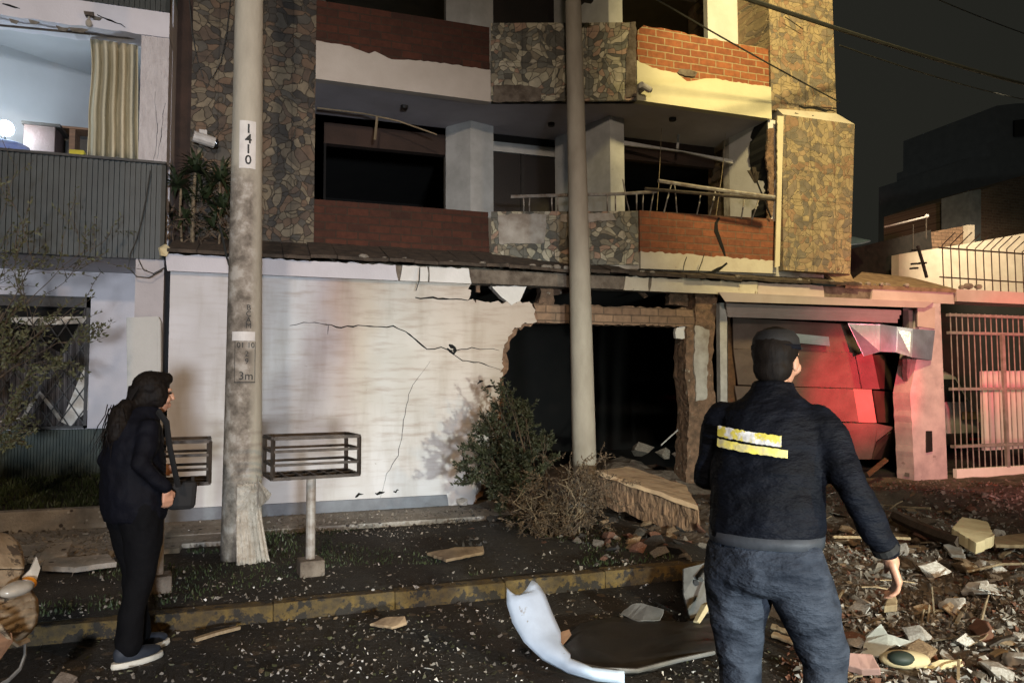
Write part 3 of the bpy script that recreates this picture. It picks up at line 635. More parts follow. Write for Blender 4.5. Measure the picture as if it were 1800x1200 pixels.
# tower inner white edge, yellow lamplight put into its colour, and the torn gap beside it
hb('tower_plaster_edge', MB().slab(ragseg(pp([(1366, 204), (1377, 205), (1370, 468), (1362, 470), (1366, 330)], 8.12), [0, 0, 0, 0, 1], .006, .04), 8.112, 8.128), plain('edge_lamplit', (.68, .60, .42), (.6, .52, .36), 4, .85))
g = pp([(1348, 212), (1366, 212), (1362, 270), (1360, 330), (1364, 388), (1350, 388), (1352, 320), (1346, 262)], 8.24)
hb('torn_gap', MB().slab(rag(g, .008, .05, 3), 8.245, 8.6), 'shade_black')
g = pp([(1349, 228), (1358, 226), (1360, 300), (1358, 370), (1352, 388), (1347, 388), (1350, 330), (1345, 275)], 8.24)
hb('torn_brick_edge', MB().slab(rag(g, .012, .035, 8), 8.215, 8.243), 'broken_brick_core')
# right return wall (white), both storeys
hb('return_wall', MB().add([(6.50, 8.24, 3.7), (6.62, 8.24, 3.7), (6.62, 9.05, 3.7), (6.44, 9.05, 3.7), (6.50, 8.24, 5.1), (6.62, 8.24, 5.1), (6.62, 9.05, 5.1), (6.44, 9.05, 5.1)], [(0, 3, 7, 4), (3, 2, 6, 7), (0, 4, 5, 1), (1, 5, 6, 2)]), 'white_plaster')
hb('return_wall', MB().box((6.02, 8.9, 6.0), (6.56, 9.0, 7.62)), 'white_plaster')
hb('return_wall', MB().box((6.44, 9.05, 3.1), (7.6, 9.2, 5.1)), 'dirty_plaster')
hb('vent_box', MB().slab(pp([(1308, 8), (1322, 5), (1322, 36), (1314, 40), (1314, 16), (1306, 17)], 8.82), 8.80, 8.9), 'fender_grey')
# corner columns
def col1(z0, z1): return MB().prism([(2.40, 9.9), (2.66, 9.55), (3.02, 9.66), (3.10, 10.1), (2.42, 10.1)], z0, z1)
hb('column', col1(3.1, 5.1), plain('column_white', (.52, .52, .50), (.40, .40, .38), 4, .85, spots=((.30, .29, .27), 7, .66))); hb('column', col1(5.6, 7.62), 'column_white')
def col2(z0, z1): return MB().prism([(4.02, 9.85), (4.38, 8.78), (4.62, 8.84), (4.80, 10.0), (4.2, 10.1)], z0, z1)
hb('column', col2(3.1, 5.1), 'column_white'); hb('column', col2(5.6, 7.62), 'column_white')
# door recess header, doors
hb('door_header', MB().box((2.95, 9.98, 4.86), (4.2, 10.12, 5.1)), 'column_white')
hb('door_header', MB().box((2.95, 9.98, 7.3), (4.2, 10.12, 7.62)), 'column_white')
d = hb('balcony_door', MB().box((3.02, 10.03, 3.12), (4.12, 10.08, 4.86)), plain('door_dark', (.018, .012, .010), (.01, .008, .007), 3, .5))
hb('door_frame', MB().box((3.55, 10.0, 3.12), (3.60, 10.03, 4.86)), 'car_dark', d)
hb('balcony_door', MB().box((3.02, 10.03, 5.6), (4.12, 10.08, 7.3)), 'door_dark')
# openings: inner lintels and torn frames
hb('inner_lintel', MB().box((SX1, 9.95, 4.72), (2.5, 10.08, 5.1)), 'brown_soffit')
hb('inner_lintel', MB().box((4.7, 9.5, 4.78), (6.5, 9.6, 5.1)), 'brown_soffit')
hb('opening_jamb', MB().box((SX1, 9.95, 3.1), (.78, 10.05, 4.72)), 'shade_black')
mb = MB().tube([P(557, 190, 9.6), P(640, 200, 9.6), P(700, 213, 9.5), P(768, 237, 9.4)], .012, 4); mb.tube([P(663, 205, 9.5), P(659, 246, 9.45)], .016, 4)
hb('torn_window_frame', mb, 'wood_pale')
mb = MB().sheet([P(1091, 248, 9.3), P(1287, 282, 8.95), P(1287, 289, 8.95), P(1200, 268, 9.1), P(1091, 256, 9.3)], .03); mb.tube([P(1194, 222, 9.2), P(1191, 262, 9.15)], .022, 4)
hb('torn_window_frame', mb, 'frame_white')
mb = MB().tube([P(1091, 222, 9.3), P(1200, 232, 9.2), P(1287, 243, 9.1)], .01, 4); mb.tube([P(1160, 200, 9.), P(1163, 225, 9.), P(1160, 290, 9.0), P(1155, 370, 8.8)], .004, 4); mb.tube([P(1278, 200, 8.9), P(1270, 300, 8.9), P(1258, 385, 8.5)], .004, 4)
hb('dangling_wire', mb, 'twig_pale')
for (px, py, Y) in ((969, 216, 9.3), (1182, 202, 8.6), (711, 186, 9.3)):
    p = P(px, py, Y); p.z = 5.085; hb('ceiling_spotlight', MB().lathe((p.x, p.y, 5.06), [(.045, 0), (.05, .04)], 12), 'car_dark')
hb('corner_beam', MB().tube([P(1236, 62, 9.2), P(1282, 38, 8.95)], .03, 4), 'car_dark')
# garage opening
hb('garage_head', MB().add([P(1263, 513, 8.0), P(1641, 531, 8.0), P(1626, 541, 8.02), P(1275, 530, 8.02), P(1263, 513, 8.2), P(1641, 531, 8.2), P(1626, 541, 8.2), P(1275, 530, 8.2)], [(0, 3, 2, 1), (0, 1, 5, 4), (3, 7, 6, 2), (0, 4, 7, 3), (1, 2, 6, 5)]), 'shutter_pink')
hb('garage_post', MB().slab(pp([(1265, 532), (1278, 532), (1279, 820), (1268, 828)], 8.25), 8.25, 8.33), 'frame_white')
hb('garage_head_inner', MB().slab(pp([(1278, 536), (1620, 548), (1620, 580), (1585, 560), (1278, 556)], 8.4), 8.4, 8.5), 'shade_black')
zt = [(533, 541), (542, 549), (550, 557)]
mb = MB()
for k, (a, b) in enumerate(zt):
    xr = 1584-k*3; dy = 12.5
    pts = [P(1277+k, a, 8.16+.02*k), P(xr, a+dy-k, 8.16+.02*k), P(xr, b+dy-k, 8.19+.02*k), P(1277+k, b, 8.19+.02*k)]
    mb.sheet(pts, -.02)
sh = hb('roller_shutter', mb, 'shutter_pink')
# buckled door panels
def gp(name, pts, mat, th=.02, label=None): return hb(name, MB().sheet([P(*q) for q in pts], th), mat, GD, label=label)
GD = hb('garage_door', MB().sheet([P(1282, 556, 8.5), P(1282, 800, 8.45), P(1296, 800, 8.6), P(1290, 556, 8.6)], .02), 'wood_brown', label='buckled brown sectional garage door')
plain('door_panel', (.17, .130, .115), (.10, .075, .065), 1.4, .34, bmp=.5, bscale=1.6, bdist=.09); plain('door_shaded', (.06, .038, .028), (.035, .022, .016), 3, .6)  # second one darkened: shade on the receding panels put into the colour
gp('door_panel', [(1287, 558, 8.44), (1530, 572, 8.38), (1522, 622, 8.46), (1288, 612, 8.52)], 'door_panel')
gp('door_panel', [(1288, 613, 8.50), (1500, 619, 8.42), (1512, 682, 8.56), (1420, 679, 8.60), (1296, 675, 8.60)], 'door_panel')
gp('door_panel', [(1502, 619, 8.42), (1532, 620, 8.36), (1545, 683, 8.48), (1514, 682, 8.56)], 'door_panel')
gp('door_panel', [(1534, 624, 8.42), (1574, 622, 9.2), (1600, 690, 9.5), (1546, 683, 8.58)], 'door_shaded')
plain('door_gleam', (.42, .26, .24), (.36, .22, .20), 3, .22, bmp=.08, bscale=6)  # lighter, glossier copy: the beacon's red gleam put into the colour
gp('door_panel', [(1290, 678, 8.52), (1420, 681, 8.50), (1498, 683, 8.54), (1508, 741, 8.62), (1400, 738, 8.60), (1300, 736, 8.60)], 'door_panel')
gp('door_panel', [(1500, 683, 8.55), (1532, 684, 8.38), (1541, 742, 8.46), (1510, 741, 8.63)], 'door_gleam')
gp('door_panel', [(1534, 686, 8.44), (1600, 692, 9.3), (1612, 745, 9.4), (1543, 742, 8.52)], 'door_shaded')
gp('door_panel', [(1300, 739, 8.52), (1541, 744, 8.46), (1570, 750, 8.5), (1538, 775, 8.56), (1530, 806, 8.62), (1300, 806, 8.62)], 'door_panel')
gp('door_panel', [(1541, 776, 8.6), (1572, 752, 8.6), (1611, 746, 9.1), (1590, 806, 9.3), (1532, 806, 8.68)], 'door_shaded')
mb = MB().slab(pp([(1375, 584), (1456, 592), (1458, 608), (1376, 600)], 8.35), 8.34, 8.36)  # added plate standing in for a smeared bright reflection
hb('smear_strip', mb, 'silver_sheet', GD, label='pale strip added on the upper door panel for a bright smear')
gp('bent_flap', [(1611, 750, 8.3), (1622, 770, 8.2), (1605, 815, 8.15), (1592, 808, 8.3)], 'wood_brown')
gp('bent_flap', [(1556, 806, 8.3), (1562, 810, 8.1), (1528, 838, 7.9), (1524, 832, 8.0)], 'wood_brown')
# crumpled silver sheet
mb = MB()
S = [(1490, 568, 8.2), (1548, 570, 8.02), (1576, 574, 8.12), (1605, 578, 7.98), (1643, 581, 8.08)]
T = [(1518, 626, 8.16), (1547, 618, 7.95), (1574, 619, 8.1), (1603, 628, 7.92), (1637, 633, 8.05)]
for i in range(4): mb.sheet([P(*S[i]), P(*S[i+1]), P(*T[i+1]), P(*T[i])], .006)
hb('crumpled_sheet', mb, 'silver_sheet', label='crumpled silver sheet metal hanging over the garage door corner')
# right pillar with bracket panel and keypad
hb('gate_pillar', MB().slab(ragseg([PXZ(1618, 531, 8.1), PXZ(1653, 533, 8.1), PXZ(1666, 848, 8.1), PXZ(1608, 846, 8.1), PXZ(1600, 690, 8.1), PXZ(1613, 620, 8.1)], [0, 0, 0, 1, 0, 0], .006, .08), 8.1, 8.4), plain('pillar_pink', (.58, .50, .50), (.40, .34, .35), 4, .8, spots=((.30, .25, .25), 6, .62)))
hb('pillar_panel', MB().slab(pp([(1613, 537), (1643, 540), (1643, 578), (1613, 574)], 8.08), 8.07, 8.1), 'shutter_pink', bevel=.006)
hb('pillar_post', MB().slab(pp([(1597, 545), (1612, 546), (1613, 580), (1598, 578)], 8.2), 8.2, 8.3), 'fender_grey')
hb('garage_jamb', MB().slab(rag(pp([(1594, 625), (1614, 622), (1608, 690), (1615, 760), (1610, 838), (1598, 838), (1606, 760), (1596, 690)], 8.18), .01, .06), 8.18, 8.26), 'fender_grey')
k = hb('door_lock', MB().slab(pp([(1628, 757), (1637, 757), (1638, 793), (1628, 795)], 8.09), 8.075, 8.099), 'black_metal')
# cables fixed to the stone pilaster
hb('hanging_cable', MB().tube([P(333, 0, 8.75), P(338, 60, 8.74), P(348, 110, 8.74), P(357, 136, 8.75)], .007, 5).tube([P(405, 0, 8.75), P(398, 60, 8.74), P(388, 110, 8.74), P(373, 138, 8.75)], .007, 5), 'cable_black')
# parapet crack, hanging rebar from the eave
crack([(1263, 381), (1258, 405), (1268, 430), (1279, 462)], 8.19, 2.6, 2); crack([(1279, 462), (1262, 475), (1228, 486)], 8.18, 2.4, 3)
for a, b, c in (((738, 470), (737, 493), (731, 511)), ((1207, 452), (1203, 462), (1200, 478)), ((1238, 446), (1233, 462), (1226, 480)), ((864, 498), (865, 503), (865, 512))):
    hb('loose_wire', MB().tube([P(*a, 8.05), P(*b, 8.0), P(*c, 8.0)], .006, 5), 'cable_black')

# balcony railing, twisted by the blast
RA = empty('balcony_railing', P(1130, 375, 8.3), 'bent steel railing torn along the middle balcony, bars leaning and twisted', 'railing')
obj('top_rail', MB().tube([P(898, 346, 8.75), P(1000, 343, 8.5), P(1090, 341, 8.25), P(1155, 337, 8.15)], .022, 6), 'steel_painted', RA)
obj('top_rail', MB().tube([P(1133, 332, 8.0), P(1230, 340, 7.95), P(1300, 346, 7.9), P(1362, 351, 7.85)], .022, 6), 'steel_dark', RA)
obj('top_rail', MB().tube([P(1157, 318, 8.0), P(1235, 330, 7.95), P(1330, 343, 7.9), P(1362, 347, 7.85)], .025, 6), 'steel_painted', RA)
for (x0, y0, x1, y1, Y) in ((920, 346, 920, 376, 8.7), (931, 346, 931, 376, 8.68), (970, 344, 971, 376, 8.6), (981, 344, 981, 376, 8.55), (1068, 342, 1068, 374, 8.3), (1082, 342, 1082, 374, 8.27), (1119, 340, 1119, 374, 8.2), (1131, 339, 1130, 374, 8.2),
                            (1095, 315, 1106, 370, 8.3), (1149, 338, 1143, 374, 8.15), (1180, 325, 1167, 374, 8.1), (1186, 325, 1190, 374, 8.1), (1232, 338, 1225, 377, 8.1), (1258, 335, 1247, 378, 8.1), (1309, 348, 1303, 384, 8.1), (1334, 350, 1322, 385, 8.1)):
    obj('baluster', MB().tube([P(x0, y0, Y), P((x0+x1)/2+random.uniform(-1, 1), (y0+y1)/2, Y), P(x1, y1, Y+.1)], .010, 5), 'steel_painted', RA)
BL = empty('broken_wall_lamp', P(1345, 370, 8.2), 'broken wall lamp on a bent dark arm beside the torn gap', 'wall lamp')
obj('arm', MB().tube([P(1330, 318, 8.0), P(1340, 342, 8.05), P(1355, 382, 8.15)], .012, 5), 'black_metal', BL)
mb = MB()
for (x, y) in ((1316, 300), (1324, 294), (1330, 302)): mb.sheet([P(1326, 322, 8.0), P(x-3, y, 7.95), P(x+4, y, 8.0), P(1331, 322, 8.02)], .008)
obj('shade', mb, 'steel_dark', BL)
# security cameras
def cctv(px, py, Y, s, label, flip=1):
    b = P(px, py, Y); e = empty('security_camera', b, label, 'security camera')
    obj('mount', MB().box((b.x-.03*s, b.y-.02, b.z-.02*s), (b.x+.03*s, b.y+.09, b.z+.10*s)), 'frame_white', e)
    obj('housing', MB().tube([(b.x-.07*s*flip, b.y-.10, b.z+.02*s), (b.x+.09*s*flip, b.y-.05, b.z-.01*s)], .045*s, 12), 'frame_white', e)
    obj('lens', MB().tube([(b.x+.092*s*flip, b.y-.05, b.z-.01*s), (b.x+.115*s*flip, b.y-.045, b.z-.012*s)], .036*s, 12), 'glass_dark', e)
cctv(357, 250, 8.72, 1.35, 'white security camera on the dark stone pilaster above the spiky plant')
cctv(1128, 158, 8.12, .9, 'small security camera at the corner of the stone bay')

# ================================================================== THE HOUSE ON THE LEFT
HL = empty('white_house', (-2.5, 8.2, 0), 'white two-storey house with dark ribbed cladding, lit upper room and a lattice window', 'building')
def hl(name, mb, mat, parent=None, **k): return obj(name, mb, mat, parent or HL, **k)
def ribbed(x0, x1, y, z0, z1, pitch=.048):
    mb = MB(); n = int((x1-x0)/pitch); pts = []
    for i in range(n):
        a = x0+i*pitch
        pts += [(a, y), (a+pitch*.45, y), (a+pitch*.5, y-.014), (a+pitch*.92, y-.014)]
    pts += [(x1, y)]
    return mb.prism(pts+[(x1, y+.1), (x0, y+.1)], z0, z1)
plain('ribbed_metal', (.035, .042, .042), (.022, .027, .027), 4, .5, metal=.1, bmp=.05)
hl('ribbed_band', ribbed(-6.5, -.945, 8.17, 2.78, 3.75), 'ribbed_metal')
hl('ribbed_band', ribbed(-6.5, -.945, 8.15, 5.34, 7.2), 'ribbed_metal')
hl('band_edge', MB().box((-6.5, 8.13, 3.75), (-.945, 8.27, 3.775)), 'black_metal')
hl('window_column', MB().box((-1.205, 8.18, 3.775), (-.945, 8.45, 5.1)), plain('textured_white', (.60, .56, .56), (.50, .46, .46), 9, .9, bmp=.9, bscale=22, bdist=.03, aniso=(3, 3, .8)))
hl('window_lintel', MB().slab(ragseg([(-6.5, 5.08), (-.945, 5.08), (-.945, 5.34), (-6.5, 5.34)], [1, 0, 0, 0], .008, .1), 8.16, 8.5), 'house_white')
mb = MB()
for (a, b, c) in ((15, 32, 9), (50, 34, 10), (98, 45, 12), (120, 48, 18), (160, 27, 10)):
    mb.slab(rag(pp([(a, b), (a+c*2, b+5), (a+c*1.5, b+10), (a+c*.4, b+8)], 8.155), .008, .05, a), 8.152, 8.159)
hl('plaster_chip', mb, 'rubble_grey')
crack([(5, 8), (35, 15)], 8.15, 1.2, 4, parent=HL); crack([(170, 25), (195, 36), (220, 48)], 8.15, 1.2, 5, parent=HL); crack([(290, 180), (283, 240), (276, 280)], 8.175, .35, 6, parent=HL); crack([(272, 160), (277, 230), (270, 288)], 8.175, .3, 6, parent=HL)
hl('curtain_rail', MB().tube([P(0, 45, 8.3), P(243, 68, 8.3)], .012, 6), 'steel_dark')
hl('floor_slab', MB().box((-6.5, 8.27, 3.3), (-.945, 13.2, 3.45)), 'house_white')
plain('room_paint', (.46, .47, .48), (.42, .43, .44), 2, .8, bmp=.05)
mb = MB().box((-6.5, 8.5, 5.6), (-.945, 13.2, 5.7)); hl('room_ceiling', mb, 'room_paint')
a, b = G(-60, 58, 5.6), G(175, 137, 5.6)
dv = (b-a).normalized(); nn = Vector((-dv.y, dv.x, 0)); a2 = a-dv*2.5; b2 = b+dv*1.2
hl('room_wall', MB().prism([(a2.x, a2.y), (b2.x, b2.y), (b2.x+nn.x*.1, b2.y+nn.y*.1), (a2.x+nn.x*.1, a2.y+nn.y*.1)], 3.45, 5.6), 'room_paint')
hl('party_wall', MB().box((-1.06, 8.5, 0.1), (-.945, 13.2, 5.6)), 'house_white')
# ground storey
hl('recessed_wall', MB().slab([(-6.5, .53), (-1.205, .53), (-1.205, 2.78), (-6.5, 2.78)], 9.36, 9.5), 'house_white')
win = pp([(160, 523), (156, 752)], 9.3); wx = win[0][0]; wz1 = win[0][1]; wz0 = win[1][1]
hl('recessed_wall', MB().box((wx, 9.3, wz0), (-1.05, 9.359, 2.78)), 'house_white')
hl('recessed_wall', MB().box((-6.5, 9.3, wz1), (wx, 9.359, 2.78)), 'house_white')
hl('entrance_soffit', MB().box((-6.5, 8.27, 2.785), (-.95, 9.3, 2.88)), 'house_white')
hl('front_column', MB().box((-1.205, 8.2, .15), (-.945, 8.5, 2.785)), plain('column_grey', (.46, .43, .44), (.40, .37, .38), 3, .85))
hl('green_base', ribbed(-6.5, -1.2, 9.27, .5, wz0-.01, .03), 'green_base')
# lattice window
W = hl('window', MB().box((-6.5, 9.345, wz0), (wx, 9.355, wz1)), 'shade_black')
mb = MB(); Yg = 9.26
x = -6.3
while x < wx+.9:
    for s in (1, -1):
        # diagonal bars clipped to the opening
        pts = []
        H = wz1-.25-wz0
        xa = x; xb = x+s*H*.62; za, zb = wz0, wz0+H
        if s < 0: pass
        if xb > wx: t = (wx-xa)/(xb-xa); xb = wx; zb = za+(zb-za)*t
        if xa > wx:
            if s > 0 or xb > wx: continue
            t = (wx-xa)/(xb-xa); xa = wx; za = za+(zb-za)*t
        mb.tube([(xa, Yg, za), (xb, Yg, zb)], .008, 4)
    x += .155
hl('lattice_grille', mb, 'black_metal', W)
hl('window_frame', MB().box((wx-.03, 9.24, wz0), (wx, 9.30, wz1)).box((-6.5, 9.24, wz1-.12), (wx, 9.30, wz1)).box((-6.5, 9.24, wz0), (wx, 9.30, wz0+.03)), 'black_metal', W)
mb = MB(); n = 80
bot = []; top = []
for i in range(n+1):
    px = -60+215*i/n; q = (px-20)/135
    tpy = 610+ (12 if px < 60 else 0) - max(0, (px-110))**1.5*.25 + 10*math.sin(px*.07)
    top.append(P(px, tpy, 9.315+.02*math.sin(px*.9))); bot.append(P(px, 748, 9.315+.02*math.sin(px*.9+.5)))
for i in range(n): mb.add([bot[i], bot[i+1], top[i+1], top[i]], [(0, 1, 2, 3)])
hl('torn_curtain', mb, 'grey_cloth', W)
mb = MB().tube([P(0, 741, 9.28), P(40, 735, 9.28), P(55, 710, 9.28), P(70, 690, 9.28), P(90, 715, 9.28), P(108, 740, 9.28)], [.012, .018, .02, .025, .02, .02], 5)
hl('torn_cloth_edge', mb, 'rubble_white', W); mb = MB()
mb.sheet([P(108, 742, 9.29), P(150, 640, 9.29), P(155, 650, 9.29), P(155, 720, 9.29), P(125, 748, 9.29)], .01)
hl('window_scrap', mb, 'rubble_white', W); mb = MB()
mb.sheet([P(20, 558, 9.29), P(155, 556, 9.29), P(156, 568, 9.29), P(60, 572, 9.29), P(20, 566, 9.29)], .01)
hl('window_scrap', mb, 'rubble_white', W)
# thin cables on the band
o = MB().tube([P(264, 300, 8.1), P(256, 350, 8.1), P(248, 390, 8.1), P(240, 420, 8.1), P(228, 448, 8.1), P(226, 470, 8.1), P(240, 486, 8.08), P(262, 488, 8.08), P(285, 475, 8.1)], .006, 5)
o.tube([P(243, 455, 8.1), P(252, 474, 8.08), P(270, 481, 8.08), P(290, 470, 8.1)], .005, 5)
hl('loose_cable', o, 'cable_black')
hl('torn_bracket', MB().sheet([P(278, 436, 8.0), P(290, 429, 8.0), P(297, 436, 8.05), P(290, 450, 8.05), P(281, 449, 8.0)], .03), 'foam_cream')
# lamp and things in the lit room
LP = empty('floor_lamp', (-2.42, 9.2, 4.35), 'glowing bluish white lamp at the left edge of the lit upper room', 'lamp')
pl = P(9, 226, 9.1); LP.location = pl
mb = MB().ellipsoid(pl, (.085, .085, .085), None, 16, 10)
me_, nt, b = newmat('lamp_glow'); b.inputs['Emission Color'].default_value = (.62, .86, 1, 1); b.inputs['Emission Strength'].default_value = 30; b.inputs['Base Color'].default_value = (.8, .9, 1, 1)
obj('globe', mb, 'lamp_glow', LP, smooth=True)
obj('stand', MB().tube([pl-Vector((0, 0, .08)), (pl.x, pl.y, 3.46)], .012, 8).lathe((pl.x, pl.y, 3.45), [(.12, 0), (.12, .02)], 16), 'cable_black', LP)
point('room_lamp_light', (pl.x+.03, pl.y+.12, pl.z), 42, (.80, .92, 1), .06)
C = empty('cabinet', P(75, 274, 9.3), 'brown wooden cabinet standing in the lit upper room', 'cabinet')
q0 = PXZ(42, 218, 9.4); q1 = PXZ(96, 268, 9.4)
obj('carcass', MB().box((q0[0], 9.4, 3.45), (q1[0], 9.8, q0[1])), plain('cabinet_wood', (.055, .03, .026), (.035, .02, .016), 4, .7), C, bevel=.006); obj('top', MB().box((q0[0]-.02, 9.38, q0[1]), (q1[0]+.05, 9.82, q0[1]+.03)), 'car_dark', C)
C = empty('shelf_unit', P(125, 274, 9.5), 'dark open shelf unit between the cabinet and the curtain', 'shelf')
q0 = PXZ(98, 224, 9.7); q1 = PXZ(168, 272, 9.7)
obj('side_panel', MB().box((q0[0], 9.7, 3.45), (q0[0]+.04, 10.0, q0[1])).box((q0[0]+.14, 9.7, 3.45), (q0[0]+.2, 10.0, q0[1])), 'wood_brown', C)
obj('back_panel', MB().box((q0[0], 9.95, 3.45), (q1[0], 10.0, q0[1])), 'car_dark', C); obj('top', MB().box((q0[0]-.01, 9.69, q0[1]), (q1[0], 10.01, q0[1]+.025)), 'wood_brown', C)
obj('yellow_box', pbox([(121, 262), (148, 264), (147, 276), (121, 276)], 8.9, 9.0), 'yellow_cloth', label='yellow box on the sill beside the cream curtain', cat='box', bevel=.01)
mb = MB().ellipsoid(P(12, 262, 9.0), (.22, .15, .09), None, 14, 8).ellipsoid(P(-30, 258, 9.0), (.25, .15, .14), None, 14, 8)
obj('bedding', mb, 'blue_cloth', label='crumpled blue bedding under the glowing lamp', cat='bedding', smooth=True)
# curtain
mb = MB(); n = 90; rows = 12
for j in range(rows+1):
    t = j/rows
    for i in range(n+1):
        s = i/n; px = 158+(84*(1-.0))*s; 
        left = 158-10*max(0, t-.75)*3; px = left+(243-left)*s+ (3*math.sin(t*7)*(1-s))
        top = 68+s*12; bt = 278+s*6-(38*max(0, s-.42)*(s < .62)); py = top+(bt-top)*t
        Y = 8.42+.055*math.sin(s*34+.6*math.sin(t*3))+.03*math.sin(s*13+t*2)
        mb.v.append(P(px, py, Y))
for j in range(rows):
    for i in range(n):
        a = j*(n+1)+i; mb.f.append((a, a+1, a+n+2, a+n+1))
o = obj('curtain', mb, 'curtain_cloth', label='pleated cream curtain hanging in the lit upper window', cat='curtain', smooth=True)
o.modifiers.new('thick', 'SOLIDIFY').thickness = .006
BU = empty('bare_bulb', P(155, 22, 8.1), 'small bare bulb hanging from a damaged fitting under the upper band', 'bulb')
obj('fitting', MB().sheet([P(148, 22, 8.1), P(166, 24, 8.1), P(164, 30, 8.1), P(150, 29, 8.1)], .03), 'steel_dark', BU)
obj('bulb', MB().tube([P(156, 28, 8.1), P(156, 34, 8.1)], .008, 6).ellipsoid(P(156, 41, 8.1), (.03, .03, .04)), 'headlamp', BU)
MBX = empty('meter_cabinet', (-1.1, 8.1, .3), 'tall pale grey meter cabinet leaning beside the black gap between the houses', 'cabinet')
q = pp([(224, 559), (280, 557), (284, 566), (286, 860), (228, 868)], 8.12); obj('body', MB().slab(q, 8.05, 8.19), plain('cabinet_grey', (.50, .49, .46), (.44, .43, .40), 3, .6), MBX, bevel=.008)
obj('door', MB().slab(pp([(228, 563), (278, 561), (281, 850), (231, 856)], 8.12), 8.042, 8.049), 'cabinet_grey', MBX)

# ================================================================== BEYOND THE GATE, RIGHT
GT = empty('sliding_gate', (10.8, 8.12, .12), 'pale barred metal driveway gate right of the pink pillar', 'gate')
x = 9.55
mb = MB()
xx = [9.55+.114*i for i in range(44)]
for x in xx: obj('bar', MB().tube([(x, 8.15, .26), (x, 8.15, 2.53)], .009, 6), 'gate_paint', GT)
for z in (2.24, 1.42, 2.50): obj('rail', MB().box((9.5, 8.12, z-.02), (14.6, 8.18, z+.02)), 'gate_paint', GT)
obj('rail', MB().box((9.5, 8.11, .57), (14.6, 8.19, .61)), 'gate_paint', GT)
px_ = PXZ(1761, 600, 8.12)[0]; obj('frame_post', MB().box((px_-.03, 8.09, .26), (px_+.03, 8.13, 2.24)), 'gate_paint', GT)
obj('kick_plate', MB().slab([(9.5, .10), (14.6, .10), (14.6, .27), (9.5, .27)], 8.10, 8.16), 'panel_white', GT)
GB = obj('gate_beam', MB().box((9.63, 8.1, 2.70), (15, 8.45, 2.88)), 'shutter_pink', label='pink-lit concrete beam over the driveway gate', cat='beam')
FS = empty('spiked_fence', (10.9, 8.3, 2.88), 'rusty spiked railing standing on the beam over the gate', 'fence')
for i in range(30):
    x = 9.62+i*.165; l = .68+.02*math.sin(i)
    obj('spike', MB().tube([(x, 8.3, 2.88), (x, 8.3, 2.88+l), (x+.03, 8.1, 2.88+l+.16)], .009, 5), 'steel_dark', FS)
obj('rail', MB().tube([(9.55, 8.3, 3.52), (15, 8.3, 3.52)], .014, 5), 'steel_dark', FS); obj('rail', MB().tube([(9.55, 8.3, 3.08), (15, 8.3, 3.05)], .012, 5), 'steel_dark', FS)
obj('rubble_on_beam', MB().add([], []).ellipsoid(P(1702, 503, 8.3), (.1, .06, .05), None, 6, 4).ellipsoid(P(1720, 504, 8.3), (.08, .05, .04), None, 5, 4).ellipsoid(P(1690, 505, 8.3), (.05, .04, .04), None, 5, 4), 'rubble_grey', label='dark crumbs of masonry on the beam over the gate', cat='rubble', kind='stuff')
NW = empty('boundary_wall', (13, 12.5, 0), 'cream neighbour wall rising to the right behind the spiked fence', 'wall')
obj('wall', MB().slab(pp([(1580, 447), (1700, 428), (1808, 409), (1960, 390), (1960, 700), (1580, 700)], 12.5), 12.5, 12.7), 'wall_cream_far', NW)
BF = empty('brick_building', (22, 18, 0), 'unplastered brick building with a bluish corner behind the cream wall', 'building')
obj('wall', MB().slab(pp([(1722, 336), (1760, 322), (1800, 308), (2000, 290), (2000, 700), (1722, 700)], 18), 18, 22), 'brick_far', BF)
obj('corner_column', MB().slab(pp([(1701, 337), (1722, 333), (1722, 700), (1704, 700)], 18), 17.95, 19), 'wall_blue_far', BF)
BN = empty('dark_building', (34, 28, 0), 'unlit stepped building silhouetted against the night sky at right', 'building')
obj('wall', MB().slab(pp([(1706, 278), (1740, 274), (1740, 250), (1752, 246), (1752, 186), (1785, 182), (2000, 178), (2000, 700), (1706, 700)], 28), 28, 34), 'night_building', BN)
obj('window', MB().slab(pp([(1782, 212), (1800, 210), (1830, 210), (1830, 238), (1782, 240)], 27.95), 27.9, 27.99), 'glass_dark', BN)
obj('block_wall', MB().slab(pp([(1637, 408), (1700, 396), (1700, 440), (1637, 446)], 14), 14, 14.2), 'brick_tan', label='short brown block wall left of the bluish corner', cat='wall')
obj('white_post', MB().slab(pp([(1698, 396), (1710, 396), (1710, 430), (1698, 432)], 13.9), 13.85, 13.98), 'wall_cream_far', label='short pale post between block wall and brick building', cat='post')
obj('low_roof', MB().slab(pp([(1486, 440), (1500, 436), (1636, 404), (1640, 448), (1582, 470), (1582, 510), (1486, 500)], 13), 13, 13.3), 'car_dark', label='low dark roof between the stone tower and the cream wall', cat='roof')
obj('metal_awning', MB().sheet([P(1488, 416, 12.8), P(1530, 425, 12.2), P(1515, 429, 12.0), P(1488, 432, 12.0)], .03), 'sky_blue_metal', label='small bluish sheet awning right of the stone tower', cat='awning')
AN = empty('roof_mast', P(1605, 440, 13), 'thin roof mast with a slanting arm against the night sky', 'mast')
obj('mast_arm', MB().tube([P(1555, 399, 13), P(1629, 381, 13)], .02, 5).ellipsoid(P(1629, 380, 13), (.05, .05, .05)), 'frame_white', AN)
obj('mast_pole', MB().tube([P(1628, 381, 13), P(1628, 420, 13)], .015, 5).tube([P(1605, 395, 13), P(1605, 440, 13)], .012, 5), 'steel_dark', AN)
EP = empty('electric_fence_post', P(1629, 487, 9.5), 'black electric fence post with insulators leaning before the cream wall', 'post')
obj('post', MB().tube([P(1613, 432, 9.5), P(1622, 462, 9.5), P(1629, 488, 9.5)], .03, 6), 'black_metal', EP)
